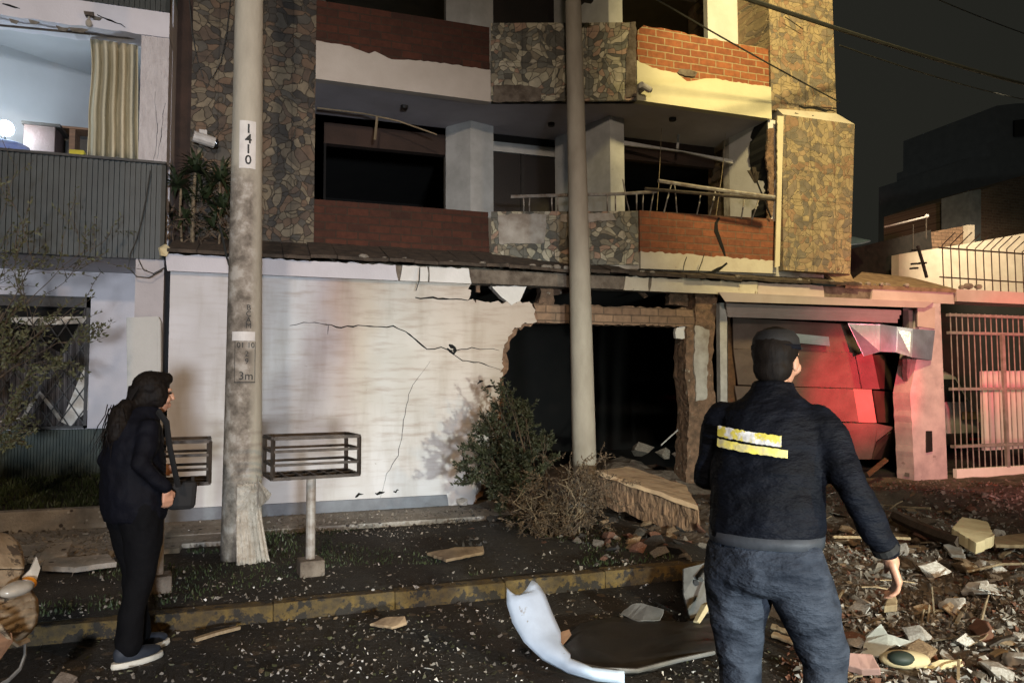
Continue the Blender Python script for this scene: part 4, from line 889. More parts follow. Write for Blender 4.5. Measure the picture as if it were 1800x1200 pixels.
for (x, y) in ((1603, 440), (1602, 464), (1615, 463), (1600, 472)): obj('insulator', MB().tube([P(x, y, 9.45), P(x+13, y-1, 9.5)], .018, 6), 'black_metal', EP)
# things in the driveway
WPn = obj('leaning_board', MB().slab(pp([(1727, 652), (1830, 651), (1830, 786), (1731, 792)], 8.9), 8.9, 8.96), 'panel_white', label='tall pale board standing behind the gate bars', cat='board', bevel=.01)
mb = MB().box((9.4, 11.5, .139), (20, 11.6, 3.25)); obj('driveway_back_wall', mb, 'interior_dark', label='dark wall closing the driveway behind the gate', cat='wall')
SV = empty('parked_suv', (11.6, 10.2, .14), 'silver car seen from behind through the gate bars', 'car')
cx = P(1664, 700, 10.0).x
def carprof(z): return .80 if z < 1.05 else .80-.16*((z-1.05)/.7)**1.6
mb = MB(); prof = [(.45, 10.0), (.62, 9.95), (1.05, 10.02), (1.15, 10.1), (1.62, 10.28), (1.74, 10.5)]
rows = []
for z, y in prof:
    hw = carprof(z); rows.append([Vector((cx+hw*math.sin(t*math.pi/2*.999/1) if 0 else cx+hw*t, y+.10*abs(t)**4, z-.0)) for t in (-1, -.9, -.6, 0, .6, .9, 1)])
for r_ in rows: mb.v += r_
for j in range(len(rows)-1):
    for i in range(6): a = j*7+i; mb.f.append((a, a+1, a+8, a+7))
obj('body', mb, 'car_silver', SV, smooth=True).modifiers.new('t', 'SOLIDIFY').thickness = .04
obj('rear_window', MB().add([(cx-.62, 10.10, 1.17), (cx+.62, 10.10, 1.17), (cx+.52, 10.25, 1.58), (cx-.52, 10.25, 1.58)], [(0, 1, 2, 3)]), 'glass_dark', SV).modifiers.new('t', 'SOLIDIFY').thickness = .02
obj('side_body', MB().box((cx-.80, 10.12, .45), (cx+.80, 11.4, 1.1)).box((cx-.66, 10.5, 1.1), (cx+.66, 11.4, 1.72)), 'car_silver', SV, bevel=.08)
obj('bumper', MB().box((cx-.8, 9.86, .42), (cx+.8, 9.98, .62)), 'car_dark', SV, bevel=.03)
obj('number_plate', MB().box((cx+.26, 9.90, .86), (cx+.60, 9.925, 1.0)), 'rubble_tan', SV)
for s in (-1, 1):
    obj('tail_light', MB().box((cx+s*.70-.07, 9.92, .80), (cx+s*.70+.07, 9.97, 1.04)), 'headlamp', SV, bevel=.02)
    obj('reflector', MB().box((cx+s*.5-.16, 9.845, .50), (cx+s*.5+.16, 9.858, .54)), 'red_lens', SV)
    obj('wheel', MB().xf(Matrix()).tube([(cx+s*.66-.1, 10.5, .44), (cx+s*.66+.1, 10.5, .44)], .30, 20), 'car_dark', SV)

# ================================================================== POLES AND WIRES
PB = Vector((-.10, 6.32, .11)); PBp = empty('concrete_pole', PB, 'worn tapered concrete utility pole with a white number label, in front of the white wall', 'utility pole')
# find a vertical axis that passes through the picture of the pole
PBp.location = Vector((G(424, 985, .11).x, G(424, 985, .11).y, .11)); ax = Vector(PBp.location)
lean = P(438, 10, ax.y+.02)-ax
def paxis(z): return ax+lean*((z-ax.z)/lean.z)
prof = [(.11, .158), (.5, .152), (1.5, .140), (3, .124), (5, .108), (8.5, .085)]
mb = MB().tube([paxis(z) for z, r_ in prof], [r_ for z, r_ in prof], 40)
obj('shaft', mb, 'pole_worn', PBp, smooth=True)
def prad(z):
    for (a, ra), (b, rb) in zip(prof, prof[1:]):
        if a <= z <= b: return ra+(rb-ra)*(z-a)/(b-a)
    return .1
face_dir = math.atan2(-ax.y, -ax.x)      # bearing from the pole towards the street
def wrap(pts2, ang0, off): # (s along girth, z) -> 3D on the shaft
    out = []
    for s, z in pts2:
        r_ = prad(z)+off; c = paxis(z); a = ang0+s/r_; out.append(Vector((c.x+r_*math.cos(a), c.y+r_*math.sin(a), z)))
    return out
def zof(px, py): return P(px, py, ax.y-.1).z
def decal(s0, s1, z0, z1, mat, name, off=.004, ang=None, n=10, label=None):
    ang = face_dir if ang is None else ang; mb = MB(); top = wrap([(s0+(s1-s0)*i/n, z1) for i in range(n+1)], ang, off); bt = wrap([(s0+(s1-s0)*i/n, z0) for i in range(n+1)], ang, off)
    for i in range(n): mb.add([bt[i], bt[i+1], top[i+1], top[i]], [(0, 1, 2, 3)])
    return obj(name, mb, mat, PBp, label=label)
def text_on_pole(txt, s, z, size, off=.006, name='lettering', sx=1.0, bold=0.0):
    cu = bpy.data.curves.new('t', 'FONT'); cu.body = txt; cu.size = size; cu.align_x = 'CENTER'; cu.align_y = 'CENTER'; cu.offset = bold; cu.resolution_u = 3
    to = bpy.data.objects.new('t', cu); COL.objects.link(to); bpy.context.view_layer.update()
    me = bpy.data.meshes.new_from_object(to.evaluated_get(bpy.context.evaluated_depsgraph_get()))
    bm = bmesh.new(); bm.from_mesh(me); bmesh.ops.triangulate(bm, faces=bm.faces[:]); bmesh.ops.subdivide_edges(bm, edges=[e for e in bm.edges if e.calc_length() > .01], cuts=1)
    bmesh.ops.triangulate(bm, faces=bm.faces[:]); bm.to_mesh(me); bm.free()
    mb = MB(); vs = wrap([(s+v.co.x*sx, z+v.co.y) for v in me.vertices], face_dir, off)
    mb.add(vs, [tuple(p.vertices) for p in me.polygons]); bpy.data.objects.remove(to)
    return obj(name, mb, 'paint_black', PBp)
decal(-.062, .070, zof(430, 296), zof(430, 212), 'label_white', 'number_label')
for ch, py in (('1', 227), ('4', 245), ('1', 263), ('0', 282)): text_on_pole(ch, .010, zof(430, py), .105, .008, bold=.002)
for ch, py in (('B', 541), ('C', 552), ('A', 563), ('M', 573)): text_on_pole(ch, .030, zof(430, py), .062)
decal(-.10, .085, zof(428, 599), zof(428, 583), 'label_white', 'paint_band')
text_on_pole('01 10', .012, zof(428, 607), .062, .006); text_on_pole('2', .02, zof(428, 622), .06); text_on_pole('9', .02, zof(428, 635), .06); text_on_pole('3m', .016, zof(428, 661), .09)
for (s0, s1, y0, y1) in ((-.075, -.071, 600, 672), (.086, .090, 600, 672), (-.075, .09, 671, 672.5)): decal(s0, s1, zof(428, y1), zof(428, y0), 'paint_black', 'painted_outline', .005)
# torn plastic around the foot
mb = MB(); rr = random.Random(5); n = 22; rows = 9
for j in range(rows+1):
    z = .12+.62*j/rows
    for i in range(n+1):
        s = -.05+(.34-.12*j/rows)*i/n; flare = .018+.05*(1-j/rows)**2*abs(math.sin(i*.9+j*.3))+(.09*(1-j/rows)**3)
        mb.v.append(wrap([(s*.8, z+rr.uniform(-.012, .012))], face_dir, flare)[0])
for j in range(rows):
    for i in range(n): a = j*(n+1)+i; mb.f.append((a, a+1, a+n+2, a+n+1))
obj('plastic_wrap', mb, 'plastic_wrap', label='torn plastic sheet wrapped round the foot of the numbered pole', cat='plastic sheet', smooth=True).modifiers.new('t', 'SOLIDIFY').thickness = .003
mb = MB().sheet([P(452, 830, 6.25), P(455, 845, 6.2), P(478, 868, 6.1), P(472, 878, 6.1), P(456, 892, 6.2)], .004); obj('torn_poster', mb, 'plastic_wrap', label='torn flap of pale plastic sticking out behind the numbered pole', cat='plastic sheet')
b0 = G(1029, 889, .1); P2 = empty('concrete_pole', Vector((b0.x, b0.y, .1)), 'plain smooth concrete pole rising from the fallen shrub before the dark hole', 'utility pole')
a2 = Vector(P2.location); ln2 = P(1008, 20, a2.y)-a2
pr2 = [(.1, .142), (1, .138), (3, .122), (5, .104), (8.5, .075)]
obj('shaft', MB().tube([a2+ln2*((z-.1)/ln2.z) for z, r_ in pr2], [r_ for z, r_ in pr2], 32), 'pole_concrete', P2, smooth=True)
tp = a2+ln2*((4.92-.1)/ln2.z); tp.z = P(1008, 0, a2.y).z; obj('clamp', MB().lathe((tp.x, tp.y, tp.z-.02), [(.122, 0), (.122, .08)], 20).box((tp.x+.05, tp.y-.1, tp.z-.03), (tp.x+.2, tp.y-.03, tp.z+.03)), 'black_metal', P2)
def wire(pts, r, label):
    mb = MB().tube(pts, r, 6); obj('overhead_cable', mb, 'cable_black', label=label, cat='cable')
def sag(a, b, s, n=14): return [a+(b-a)*(i/n)-Vector((0, 0, s*4*(i/n)*(1-i/n))) for i in range(n+1)]
wire(sag(P(1100, -75, 6.0), P(1900, 172, 10.5), .10), .026, 'thick black overhead cable crossing the stone tower into the sky')
wire(sag(P(1100, -32, 7.0), P(1476, 180, 8.1), .02), .010, 'thin cable slanting down across the brick balcony to the tower')
wire(sag(P(1476, 80, 8.1), P(1900, 190, 13), .15), .010, 'thin grey cable below the thick one against the night sky')
wire(sag(P(1560, -40, 9), P(1900, 90, 13), .1), .010, 'faint cable in the top right corner of the sky')
wire(sag(P(1380, 30, 8.1), P(1410, 50, 8.1), .0)[:2]+[P(1412, 52, 8.12)], .006, 'short loose cable end on the upper tower stone')
wire([P(386, 395, 6.9), P(393, 425, 6.8), P(398, 450, 6.7), P(405, 472, 6.6)], .010, 'short dark cable hanging left of the numbered pole')

# ================================================================== RUBBISH BASKETS
def basket(loc, rz, label):
    e = empty('rubbish_basket', loc, label, 'rubbish basket', 'steel rubbish baskets on posts', rz)
    L, Wd, z0, z1, t = .305, .19, .73, 1.01, .014
    def bar(a, b, r=t): return MB().tube([a, b], r*1.2, 4)
    fr = MB()
    for s in (-1, 1):
        for u in (-1, 1): fr.tube([(s*L, u*Wd, z0), (s*L, u*Wd, z1)], .016, 4)
    for z in (z0, z1):
        for u in (-1, 1): fr.tube([(-L, u*Wd, z), (L, u*Wd, z)], .016, 4)
        for s in (-1, 1): fr.tube([(s*L, -Wd, z), (s*L, Wd, z)], .016, 4)
    obj('frame', fr, 'steel_dark', e, local=True)
    for z in (z0+.095, z0+.19):
        m_ = MB()
        for u in (-1, 1): m_.tube([(-L, u*Wd, z), (L, u*Wd, z)], .013, 4)
        for s in (-1, 1): m_.tube([(s*L, -Wd, z), (s*L, Wd, z)], .013, 4)
        obj('side_rail', m_, 'steel_dark', e, local=True)
    m_ = MB()
    for k in range(1, 6): m_.tube([(-L+2*L*k/6, -Wd, z0), (-L+2*L*k/6, Wd, z0)], .015, 4)
    m_.tube([(-L, 0, z0), (L, 0, z0)], .013, 4); obj('floor_grid', m_, 'steel_dark', e, local=True)
    obj('post', MB().tube([(0, 0, 0), (0, 0, z0)], .034, 14), 'steel_painted', e, local=True)
    return e
b1 = G(545, 1010, .12); B1 = basket((b1.x, b1.y, .12), R(8), 'open rusty steel rubbish basket on a post right of the numbered pole')
o = obj('concrete_footing', MB().prism([(-.09, -.09), (.09, -.09), (.08, .09), (-.08, .09)], 0, .12), 'rough_concrete', B1, local=True, bevel=.012)
b2 = G(279, 1052, .1); B2 = copy_tree(B1); B2.location = (b2.x-.02, b2.y+.1, .12); B2['label'] = 'steel rubbish basket half hidden behind the woman'; B2.rotation_euler = (0, 0, R(4))

# ================================================================== PLANTS
def leafmesh(mb, p, d, up, L, W):
    d = d.normalized(); s = d.cross(up).normalized() if d.cross(up).length > .01 else Vector((1, 0, 0)); n = s.cross(d)
    mb.add([p, p+d*L*.4+s*W, p+d*L+n*(-.1*L), p+d*L*.4-s*W], [(0, 1, 2), (0, 2, 3)])
def rvec(rr): 
    return Vector((rr.gauss(0, 1), rr.gauss(0, 1), rr.gauss(0, 1))).normalized()
def branchy(stem, leaves, root, d, L, r, depth, rr, leafn=6, lsize=.05, spread=.6, droop=0, minr=.003, wig=.25):
    pts = [root]; dd = d.normalized(); n = 5; seglen = L/n
    for i in range(n):
        dd = (dd+rvec(rr)*wig+Vector((0, 0, -droop))).normalized(); pts.append(pts[-1]+dd*seglen)
    stem.tube(pts, [max(minr, r*(1-.55*i/n)) for i in range(n+1)], 5 if r > .01 else 4)
    if depth > 0:
        for k in range(rr.randint(3, 4)):
            i = rr.randint(1, n); nd = (dd+rvec(rr)*spread*1.6).normalized()
            branchy(stem, leaves, pts[i], nd, L*rr.uniform(.5, .75), r*.5, depth-1, rr, leafn, lsize, spread, droop, minr, wig)
    if depth <= 1 and leaves is not None:
        for i in range(1, n+1):
            for _ in range(leafn if depth == 0 else leafn//2):
                leafmesh(leaves, pts[i]+rvec(rr)*.01, (dd+rvec(rr)*1.1), rvec(rr), lsize*rr.uniform(.6, 1.3), lsize*.22)
# leafy shrub knocked over at the wall's broken end
SH = empty('fallen_shrub', (3.0, 7.0, .12), 'leafy dark green shrub knocked over against the broken end of the white wall', 'shrub')
st = MB(); lv = MB(); rr = random.Random(21)
c0 = G(960, 930, .12)
for (px, py, Y, k) in ((850, 730, 7.4, 3), (870, 715, 7.45, 3), (905, 720, 7.5, 2), (828, 780, 7.3, 3), (835, 830, 7.2, 2), (880, 770, 7.2, 3), (915, 790, 7.0, 2), (860, 850, 7.0, 2), (960, 760, 7.4, 2), (905, 830, 6.9, 2)):
    tgt = P(px, py, Y); d = tgt-c0; mid = c0+d*.66
    pts = [c0, c0+d*.3+Vector((0, 0, -.04)), mid]; st.tube(pts, [.02, .015, .011], 6)
    for _ in range(k+1): branchy(st, lv, mid+rvec(rr)*.05+d*rr.uniform(-.15, .1), d+rvec(rr)*.25, d.length*.24, .006, 2, rr, 5, .044, .36, .0, .0022)
for (px, py) in ((842, 712), (872, 702), (900, 700), (925, 735), (820, 760), (955, 770), (890, 690)):
    t_ = P(px, py, 7.3); st.tube([c0+(t_-c0)*.4, c0+(t_-c0)*.75+rvec(rr)*.02, t_], [.007, .005, .002], 4)
obj('branches', st, 'twig_dark', SH); obj('foliage', lv, plain('leaf_shrub', (.050, .056, .022), (.024, .028, .012), 8, .65, vary=.2), SH)
DB = empty('dry_bush', (3.0, 6.6, .12), 'dry tangled brown bush with pale bare twigs at the foot of the plain pole', 'bush')
st = MB(); lv = MB(); rr = random.Random(33); s2 = MB()
for (px, py, Y) in ((945, 830, 6.9), (980, 800, 6.9), (1010, 790, 6.9), (1035, 810, 6.8), (940, 880, 6.6), (1000, 860, 6.5), (965, 850, 6.6), (1040, 850, 6.7), (925, 920, 6.5), (990, 900, 6.3), (1010, 830, 6.7), (905, 860, 6.7), (960, 780, 7.0)):
    tgt = P(px, py+14, Y); c1 = G(990+rr.uniform(-30, 25), 945, .12); d = tgt-c1
    branchy(st, lv, c1, d, d.length*.62, .009, 3, rr, 2, .032, .75, .03, .0024, .30)
for _ in range(6):
    c1 = G(rr.uniform(960, 1020), 940, .12); branchy(s2, None, c1, Vector((rr.uniform(-.5, .3), -.1, 1)), rr.uniform(.3, .5), .008, 2, rr, 0, 0, .8, 0, .003, .45)
obj('branches', st, 'twig_dark', DB); obj('dry_leaves', lv, plain('leaf_dry', (.13, .085, .045), (.06, .042, .024), 8, .8), DB); obj('pale_twigs', s2, 'twig_pale', DB)
# palm-like plant standing on the eave
PL = empty('spiky_plant', (-.45, 8.45, 2.98), 'spiky palm-like plant on the eave against the dark stone pilaster', 'plant')
st = MB(); lv = MB(); rr = random.Random(9)
st.tube([P(338, 430, 8.45), P(339, 380, 8.45), P(341, 330, 8.45), P(344, 300, 8.45)], [.022, .02, .018, .014], 7)
for (px, py, n, L) in ((345, 302, 60, .36), (388, 318, 56, .34), (312, 325, 44, .32), (395, 368, 44, .30), (325, 385, 30, .26), (362, 350, 40, .30), (375, 400, 30, .26)):
    c = P(px, py, 8.42)
    for _ in range(n):
        a = rr.uniform(0, 6.28); e = rr.uniform(-.5, 1.35); d = Vector((math.cos(a)*math.cos(e), math.sin(a)*math.cos(e)*.8, math.sin(e)))
        l = L*rr.uniform(.6, 1.15); q = [c, c+d*l*.5+Vector((0, 0, .02)), c+d*l+Vector((0, 0, -l*.22))]; s = d.cross(Vector((0, 0, 1))).normalized()*.019
        lv.add([q[0]-s*.5, q[0]+s*.5, q[1]+s, q[1]-s, q[2]], [(0, 1, 2, 3), (3, 2, 4)])
st.tube([P(385, 430, 8.45), P(388, 380, 8.45), P(386, 320, 8.45)], .012, 6); st.tube([P(320, 430, 8.45), P(316, 380, 8.4), P(318, 332, 8.42)], .012, 6)
obj('stem', st, 'twig_pale', PL); obj('leaves', lv, 'leaf_palm', PL)
mb = MB(); rr = random.Random(19)
for i in range(120):
    p = P(rr.uniform(296, 405), rr.uniform(370, 432), rr.uniform(8.3, 8.6)); leafmesh(mb, p, rvec(rr)+Vector((0, 0, .3)), rvec(rr), .13, .012)
obj('undergrowth', mb, 'twig_dark', PL)
# bare-ish young tree in front of the left house
YT = empty('young_tree', (-2.6, 7.3, .15), 'thin young tree with sparse small leaves in front of the left house', 'tree')
st = MB(); lv = MB(); rr = random.Random(41); r0 = Vector((-2.55, 7.3, .15))
st.tube([r0, r0+Vector((.03, 0, .6)), r0+Vector((0, .03, 1.1))], [.045, .035, .03], 8); fork = r0+Vector((0, .03, 1.1))
for (px, py) in ((15, 420), (60, 470), (105, 440), (125, 545), (40, 540), (70, 620), (20, 600), (95, 600), (10, 690), (55, 700), (30, 640), (5, 500), (-40, 450), (-30, 600), (40, 740), (0, 770)):
    tgt = P(px, py, 7.3+rr.uniform(-.4, .3)); s0 = fork if py < 640 else r0+Vector((0, 0, .5)); d = tgt-s0
    st.tube([s0, s0+d*.35+Vector((0, 0, -.03)), s0+d*.7], [.013, .010, .007], 5)
    branchy(st, lv, s0+d*.55, d, d.length*.5, .006, 2, rr, 2 if py < 560 else 5, .042, .5, -.01, .0022, .2)
obj('trunk', st, 'twig_dark', YT); obj('crown', lv, 'leaf_olive', YT)

# ================================================================== CAR AT THE LEFT EDGE
CA = empty('dusty_car', (-2.6, 3.45, 0), 'dust covered car with a smashed front end at the left edge', 'car')
def cpt(x, y, z): return (x, y, z)
xf, yl, yr = -1.14, 4.16, 2.56
def rows_to(mb, rows, closed=False):
    o = len(mb.v); n = len(rows[0])
    for r_ in rows: mb.v += [Vector(q) for q in r_]
    for j in range(len(rows)-1):
        for i in range(n-1): a = o+j*n+i; mb.f.append((a, a+1, a+n+1, a+n))
def front(z, off=0.0, pull=0.0, n=18):         # front outline at height z, rounding into the wings
    out = []
    for i in range(n+1):
        t = -1+2*i/n; y = (yl+yr)/2+(yl-yr)/2*math.copysign(min(1, abs(t)**.9), t)
        x = xf-off-.26*abs(t)**5-pull
        out.append((x, y, z))
    return out
# hood
mb = MB(); hz = [(0, .70), (.03, .755), (.09, .80), (.3, .85), (.7, .90), (1.0, .94)]
rows = []
for d, z in hz:
    r_ = front(z, .02+d*1.0); rows.append([(x, y*(1) if 0 else (yl+yr)/2+(y-(yl+yr)/2)*.93, zz-.05*abs((y-(yl+yr)/2)/.8)**3) for x, y, zz in r_])
rows_to(mb, rows); obj('hood', mb, 'car_dusty', CA, smooth=True).modifiers.new('t', 'SOLIDIFY').thickness = .02
mb = MB(); rows_to(mb, [front(.22, .10), front(.26, .02), front(.36, -.02), front(.42, .0), front(.44, .05)]); obj('bumper', mb, 'car_dusty', CA, smooth=True).modifiers.new('t', 'SOLIDIFY').thickness = .03
def cpatch(name, prof, Yr, Yl, rib=0, mat='car_dusty', nx=26, seed=1, parent=None, xl=-150):
    """curved body panel at the car's near corner: prof = (height row, right edge) read off the photo, turned round the wing"""
    ys_ = []; mb = MB(); n = 34; rows = []
    for j in range(n+1):
        y = prof[0][0]+(prof[-1][0]-prof[0][0])*j/n; k = 0
        while k < len(prof)-2 and prof[k+1][0] < y: k += 1
        f = (y-prof[k][0])/(prof[k+1][0]-prof[k][0]); xr = prof[k][1]+(prof[k+1][1]-prof[k][1])*f
        t_ = j/n; row = []
        for i in range(nx+1):
            s_ = i/nx; x = xr+(xl-xr)*(1-s_)**1.0; x = xl+(xr-xl)*s_
            Y_ = Yl+(Yr(t_)-Yl)*s_**1.6
            Y_ += rib*.022*max(-.35, math.sin((y+.28*x)*.47))*(1 if .12 < t_ < .88 and s_ < .93 else .1)
            yy = y-.26*(x-20)*(1 if rib else .0)*.6
            row.append(P(x, yy, Y_+.012*noise.noise(Vector((x*.06, y*.06, seed)))))
        rows.append(row)
    rows_to(mb, rows); o = obj(name, mb, mat, parent or CA, smooth=True); o.modifiers.new('t', 'SOLIDIFY').thickness = .008; return o
cpatch('crumpled_hood', [(936, -10), (939, 10), (944, 22), (955, 32), (970, 38), (985, 41), (1000, 41)], lambda t: 4.40-.28*t, 3.86, 0, seed=2)
cpatch('front_panel', [(1001, 40), (1012, 38), (1026, 34), (1036, 30)], lambda t: 4.14, 3.74, 0, seed=7)
cpatch('grille', [(1030, 40), (1044, 56), (1060, 64), (1080, 66), (1100, 63), (1112, 55), (1124, 40)], lambda t: 4.20-.05*math.sin(math.pi*t), 3.66, 1, seed=4)
obj('bumper_strip', MB().tube([P(-30, 1084, 3.68), P(0, 1100, 3.72), P(16, 1122, 3.80), P(30, 1132, 3.9), P(48, 1124, 4.0)], .010, 6, 1.5), 'car_dusty', CA)
mb = MB(); rows_to(mb, [front(.42, .06), front(.72, .07)]); obj('grille_backing', mb, 'car_dark', CA)
mb = MB(); rows_to(mb, [front(.612, .03), front(.62, -.01), front(.70, .0), front(.71, .05)]); obj('front_panel', mb, 'car_dusty', CA, smooth=True)
# headlight on the visible corner
mb = MB(); 
for s, nm in ((1, 0), (-1, 1)):
    c = P(30, 1034, 3.98) if s > 0 else Vector((xf-.11, (yl+yr)/2+s*.66, .655)); mb = MB().ellipsoid(c, (.05, .09, .035), Matrix.Rotation(-s*.45, 3, 'Z'), 16, 10)
    h = obj('headlight', mb, 'headlamp', CA, smooth=True, label='dusty cracked headlight' if s > 0 else None)
    obj('indicator', MB().ellipsoid(P(50, 1024, 4.08) if s > 0 else c+Vector((-.01, s*.10, -.045)), (.04, .03, .03), Matrix.Rotation(-s*.6, 3, 'Z')), 'amber_lens', h, smooth=True)
# torn wing tip
obj('torn_wing', MB().sheet([P(38, 1014, 4.1), P(52, 1000, 4.12), P(62, 978, 4.15), P(69, 998, 4.15), P(60, 1026, 4.12), P(44, 1030, 4.1)], .012), 'headlamp', CA)
# body sides, cabin
mb = MB().slab([(-1.3, .24), (-1.22, .72), (-2.2, .93), (-4.9, .95), (-5.05, .6), (-4.95, .24)], yl-.05, yl-.0).slab([(-1.3, .24), (-1.22, .72), (-2.2, .93), (-4.9, .95), (-5.05, .6), (-4.95, .24)], yr, yr+.05).slab([(-5.05, .26), (-5.0, .26), (-4.9, .93), (-4.97, .93)], yr+.06, yl-.06)
obj('side_panel', mb, 'car_dusty', CA)
mb = MB().slab([(-2.15, .93), (-2.85, 1.42), (-4.2, 1.42), (-4.85, .95)], yr+.12, yl-.12); obj('cabin', mb, 'glass_dark', CA, bevel=.05)
obj('roof', MB().box((-4.25, yr+.16, 1.42), (-2.85, yl-.16, 1.45)), 'car_dusty', CA, bevel=.02)
for x in (-1.75, -4.25):
    for y in (yl-.1, yr+.1):
        wv = obj('wheel', MB().tube([(x, y-.09, .31), (x, y+.09, .31)], .31, 24), 'car_dark', CA); obj('rim', MB().tube([(x, y-.095, .31), (x, y+.095, .31)], .19, 16), 'steel_painted', wv)
obj('hanging_trim', MB().tube([P(44, 1130, 4.0), P(44, 1150, 3.95), P(35, 1175, 3.9), P(15, 1195, 3.85), P(-20, 1215, 3.8)], .014, 6, .5), 'fender_grey', CA)
obj('loose_panel', MB().sheet([P(-20, 1100, 3.75), P(18, 1112, 3.8), P(20, 1128, 3.8), P(-5, 1162, 3.75), P(-30, 1165, 3.7)], .01), 'wood_brown', CA)

# ================================================================== PEOPLE
def remeshed(o, vox, sm=6, disp=0, dscale=.12):
    m1 = o.modifiers.new('remesh', 'REMESH'); m1.mode = 'VOXEL'; m1.voxel_size = vox; m1.use_smooth_shade = True
    m2 = o.modifiers.new('smooth', 'SMOOTH'); m2.iterations = sm; m2.factor = .5
    if disp:
        t = bpy.data.textures.new('folds', 'CLOUDS'); t.noise_scale = dscale; t.noise_depth = 2
        m3 = o.modifiers.new('folds', 'DISPLACE'); m3.texture = t; m3.strength = disp; m3.mid_level = .5; m3.texture_coords = 'LOCAL'
    return o
V = lambda *a: Vector(a)
def oval(mb, secs, seg=20):
    """stack of oval sections (x, y, z, rx, ry)"""
    o = len(mb.v)
    for (x, y, z, rx, ry) in secs:
        for k in range(seg): t = 2*math.pi*k/seg; mb.v.append(V(x+rx*math.cos(t), y+ry*math.sin(t), z))
    n = len(secs)
    for i in range(n-1):
        for k in range(seg): mb.f.append((o+i*seg+k, o+i*seg+(k+1) % seg, o+(i+1)*seg+(k+1) % seg, o+(i+1)*seg+k))
    mb.f.append(tuple(o+k for k in range(seg-1, -1, -1))); mb.f.append(tuple(o+(n-1)*seg+k for k in range(seg)))
def hand(mb, w, d, side, palmdir, s=1.0):
    """palm plus four bent fingers and a thumb; w wrist, d pointing direction, side = towards the thumb"""
    d = d.normalized(); side = (side-d*side.dot(d)).normalized(); n = d.cross(side).normalized()
    if n.dot(palmdir) < 0: n = -n
    mb.limb([(w-d*.01, .022*s, 0), (w+d*.03*s, .026*s, 0)]);
    for k in range(4):
        off = side*(.030-.020*k)*s; base = w+d*.03*s+off*.7
        mb.limb([(base, .014*s, 0), (w+d*.085*s+off, .0125*s, 0)], 8)
        L = (.068, .078, .072, .056)[k]*s; b = w+d*.085*s+off; k1 = b+(d*.9+n*.35).normalized()*L*.5; k2 = k1+(d*.55+n*.8).normalized()*L*.3; k3 = k2+(d*.1+n).normalized()*L*.25
        mb.limb([(b, .0095*s, 0), (k1, .0088*s, 0), (k2, .0078*s, 0), (k3, .0065*s, 0)], 8)
    t0 = w+d*.025*s+side*.025*s; t1 = t0+(d*.6+side*.7+n*.2).normalized()*.036*s; t2 = t1+(d*.9+side*.1+n*.4).normalized()*.030*s
    mb.limb([(t0, .013*s, 0), (t1, .011*s, 0), (t2, .008*s, 0)], 8)
def head(mb, c, rot=0, s=1.0):
    """skull, jaw, nose, ears, lips; faces local +Y"""
    q = Matrix.Rotation(rot, 3, 'Z')
    def e(p, r_): mb.ellipsoid(c+q @ V(*p)*s, [x*s for x in r_], q, 16, 12)
    e((0, -.01, .03), (.073, .092, .088)); e((0, .02, -.04), (.056, .066, .070)); e((0, .045, -.085), (.030, .026, .022))
    e((0, .092, -.012), (.012, .016, .026)); e((0, .10, -.026), (.016, .014, .011)); e((0, .083, -.062), (.022, .010, .008)); e((0, .080, -.074), (.018, .010, .008))
    for k in (-1, 1):
        e((k*.076, -.002, -.015), (.010, .020, .032)); e((k*.030, .078, .024), (.022, .012, .008)); e((k*.040, .060, -.03), (.026, .022, .026))
def eyes(parent, c, rot, s=1.0):
    q = Matrix.Rotation(rot, 3, 'Z')
    for k in (-1, 1): obj('eye', MB().ellipsoid(c+q @ V(k*.030, .079, .005)*s, (.011*s, .008*s, .007*s)), 'hair_black', parent, local=True, smooth=True)

# --- woman: faces +x (local y points that way)
wl = G(240, 1160, 0)
WM = empty('person', (wl.x-.02, wl.y+.03, 0), 'woman in black jacket and trousers with dark ponytail looking at the damage', 'person', None, R(-58))
mb = MB(); hc = V(.01, .075, 1.455)
head(mb, hc, R(-14), .98)
mb.limb([(V(0, .0, 1.30), .050, 0), (V(0.01, .05, 1.39), .048, 0)], 12)
oval(mb, [(0, -.01, .86, .11, .08), (0, -.02, 1.0, .10, .07), (0, -.02, 1.2, .11, .07), (0, -.01, 1.28, .09, .05), (0, -.01, 1.32, .05, .04)])
for s in (-1, 1):
    mb.limb([(V(s*.14, -.015, 1.25), .035, 0), (V(s*.22, -.088, 1.085), .028, 0)], 10)
    mb.limb([(V(s*.08, -.02, .88), .05, 0), (V(s*.085, -.06*s*.4+.015, .46), .035, 0), (V(s*.085, -.06*s, .12), .03, 0), (V(s*.085, .02-.06*s, .05), .03, 0)], 12)
# right hand rests at the hip holding the strap, left arm forward with the bag
rw = V(.232, .05, .945); mb.limb([(V(.22, -.088, 1.085), .028, 0), (rw, .022, 0)], 10); hand(mb, rw, V(.0, .12, -1), V(0, 1, 0), V(-1, 0, 0), .80)
lw = V(-.18, .15, 1.03); mb.limb([(V(-.22, -.088, 1.085), .028, 0), (lw, .022, 0)], 10); hand(mb, lw, V(0, .9, -.3), V(0, 0, 1), V(1, 0, 0), .92)
bd = remeshed(obj('body', mb, 'skin', WM, local=True), .0058, 3); eyes(WM, hc, R(-14), .98)
mb = MB(); oval(mb, [(0, -.01, .76, .180, .150), (0, -.01, .80, .198, .165), (0, -.02, .92, .205, .170), (0, -.03, 1.06, .185, .158), (0, -.03, 1.20, .182, .150), (0, -.02, 1.29, .150, .118), (0, .01, 1.35, .095, .092), (0, .035, 1.39, .070, .072)])
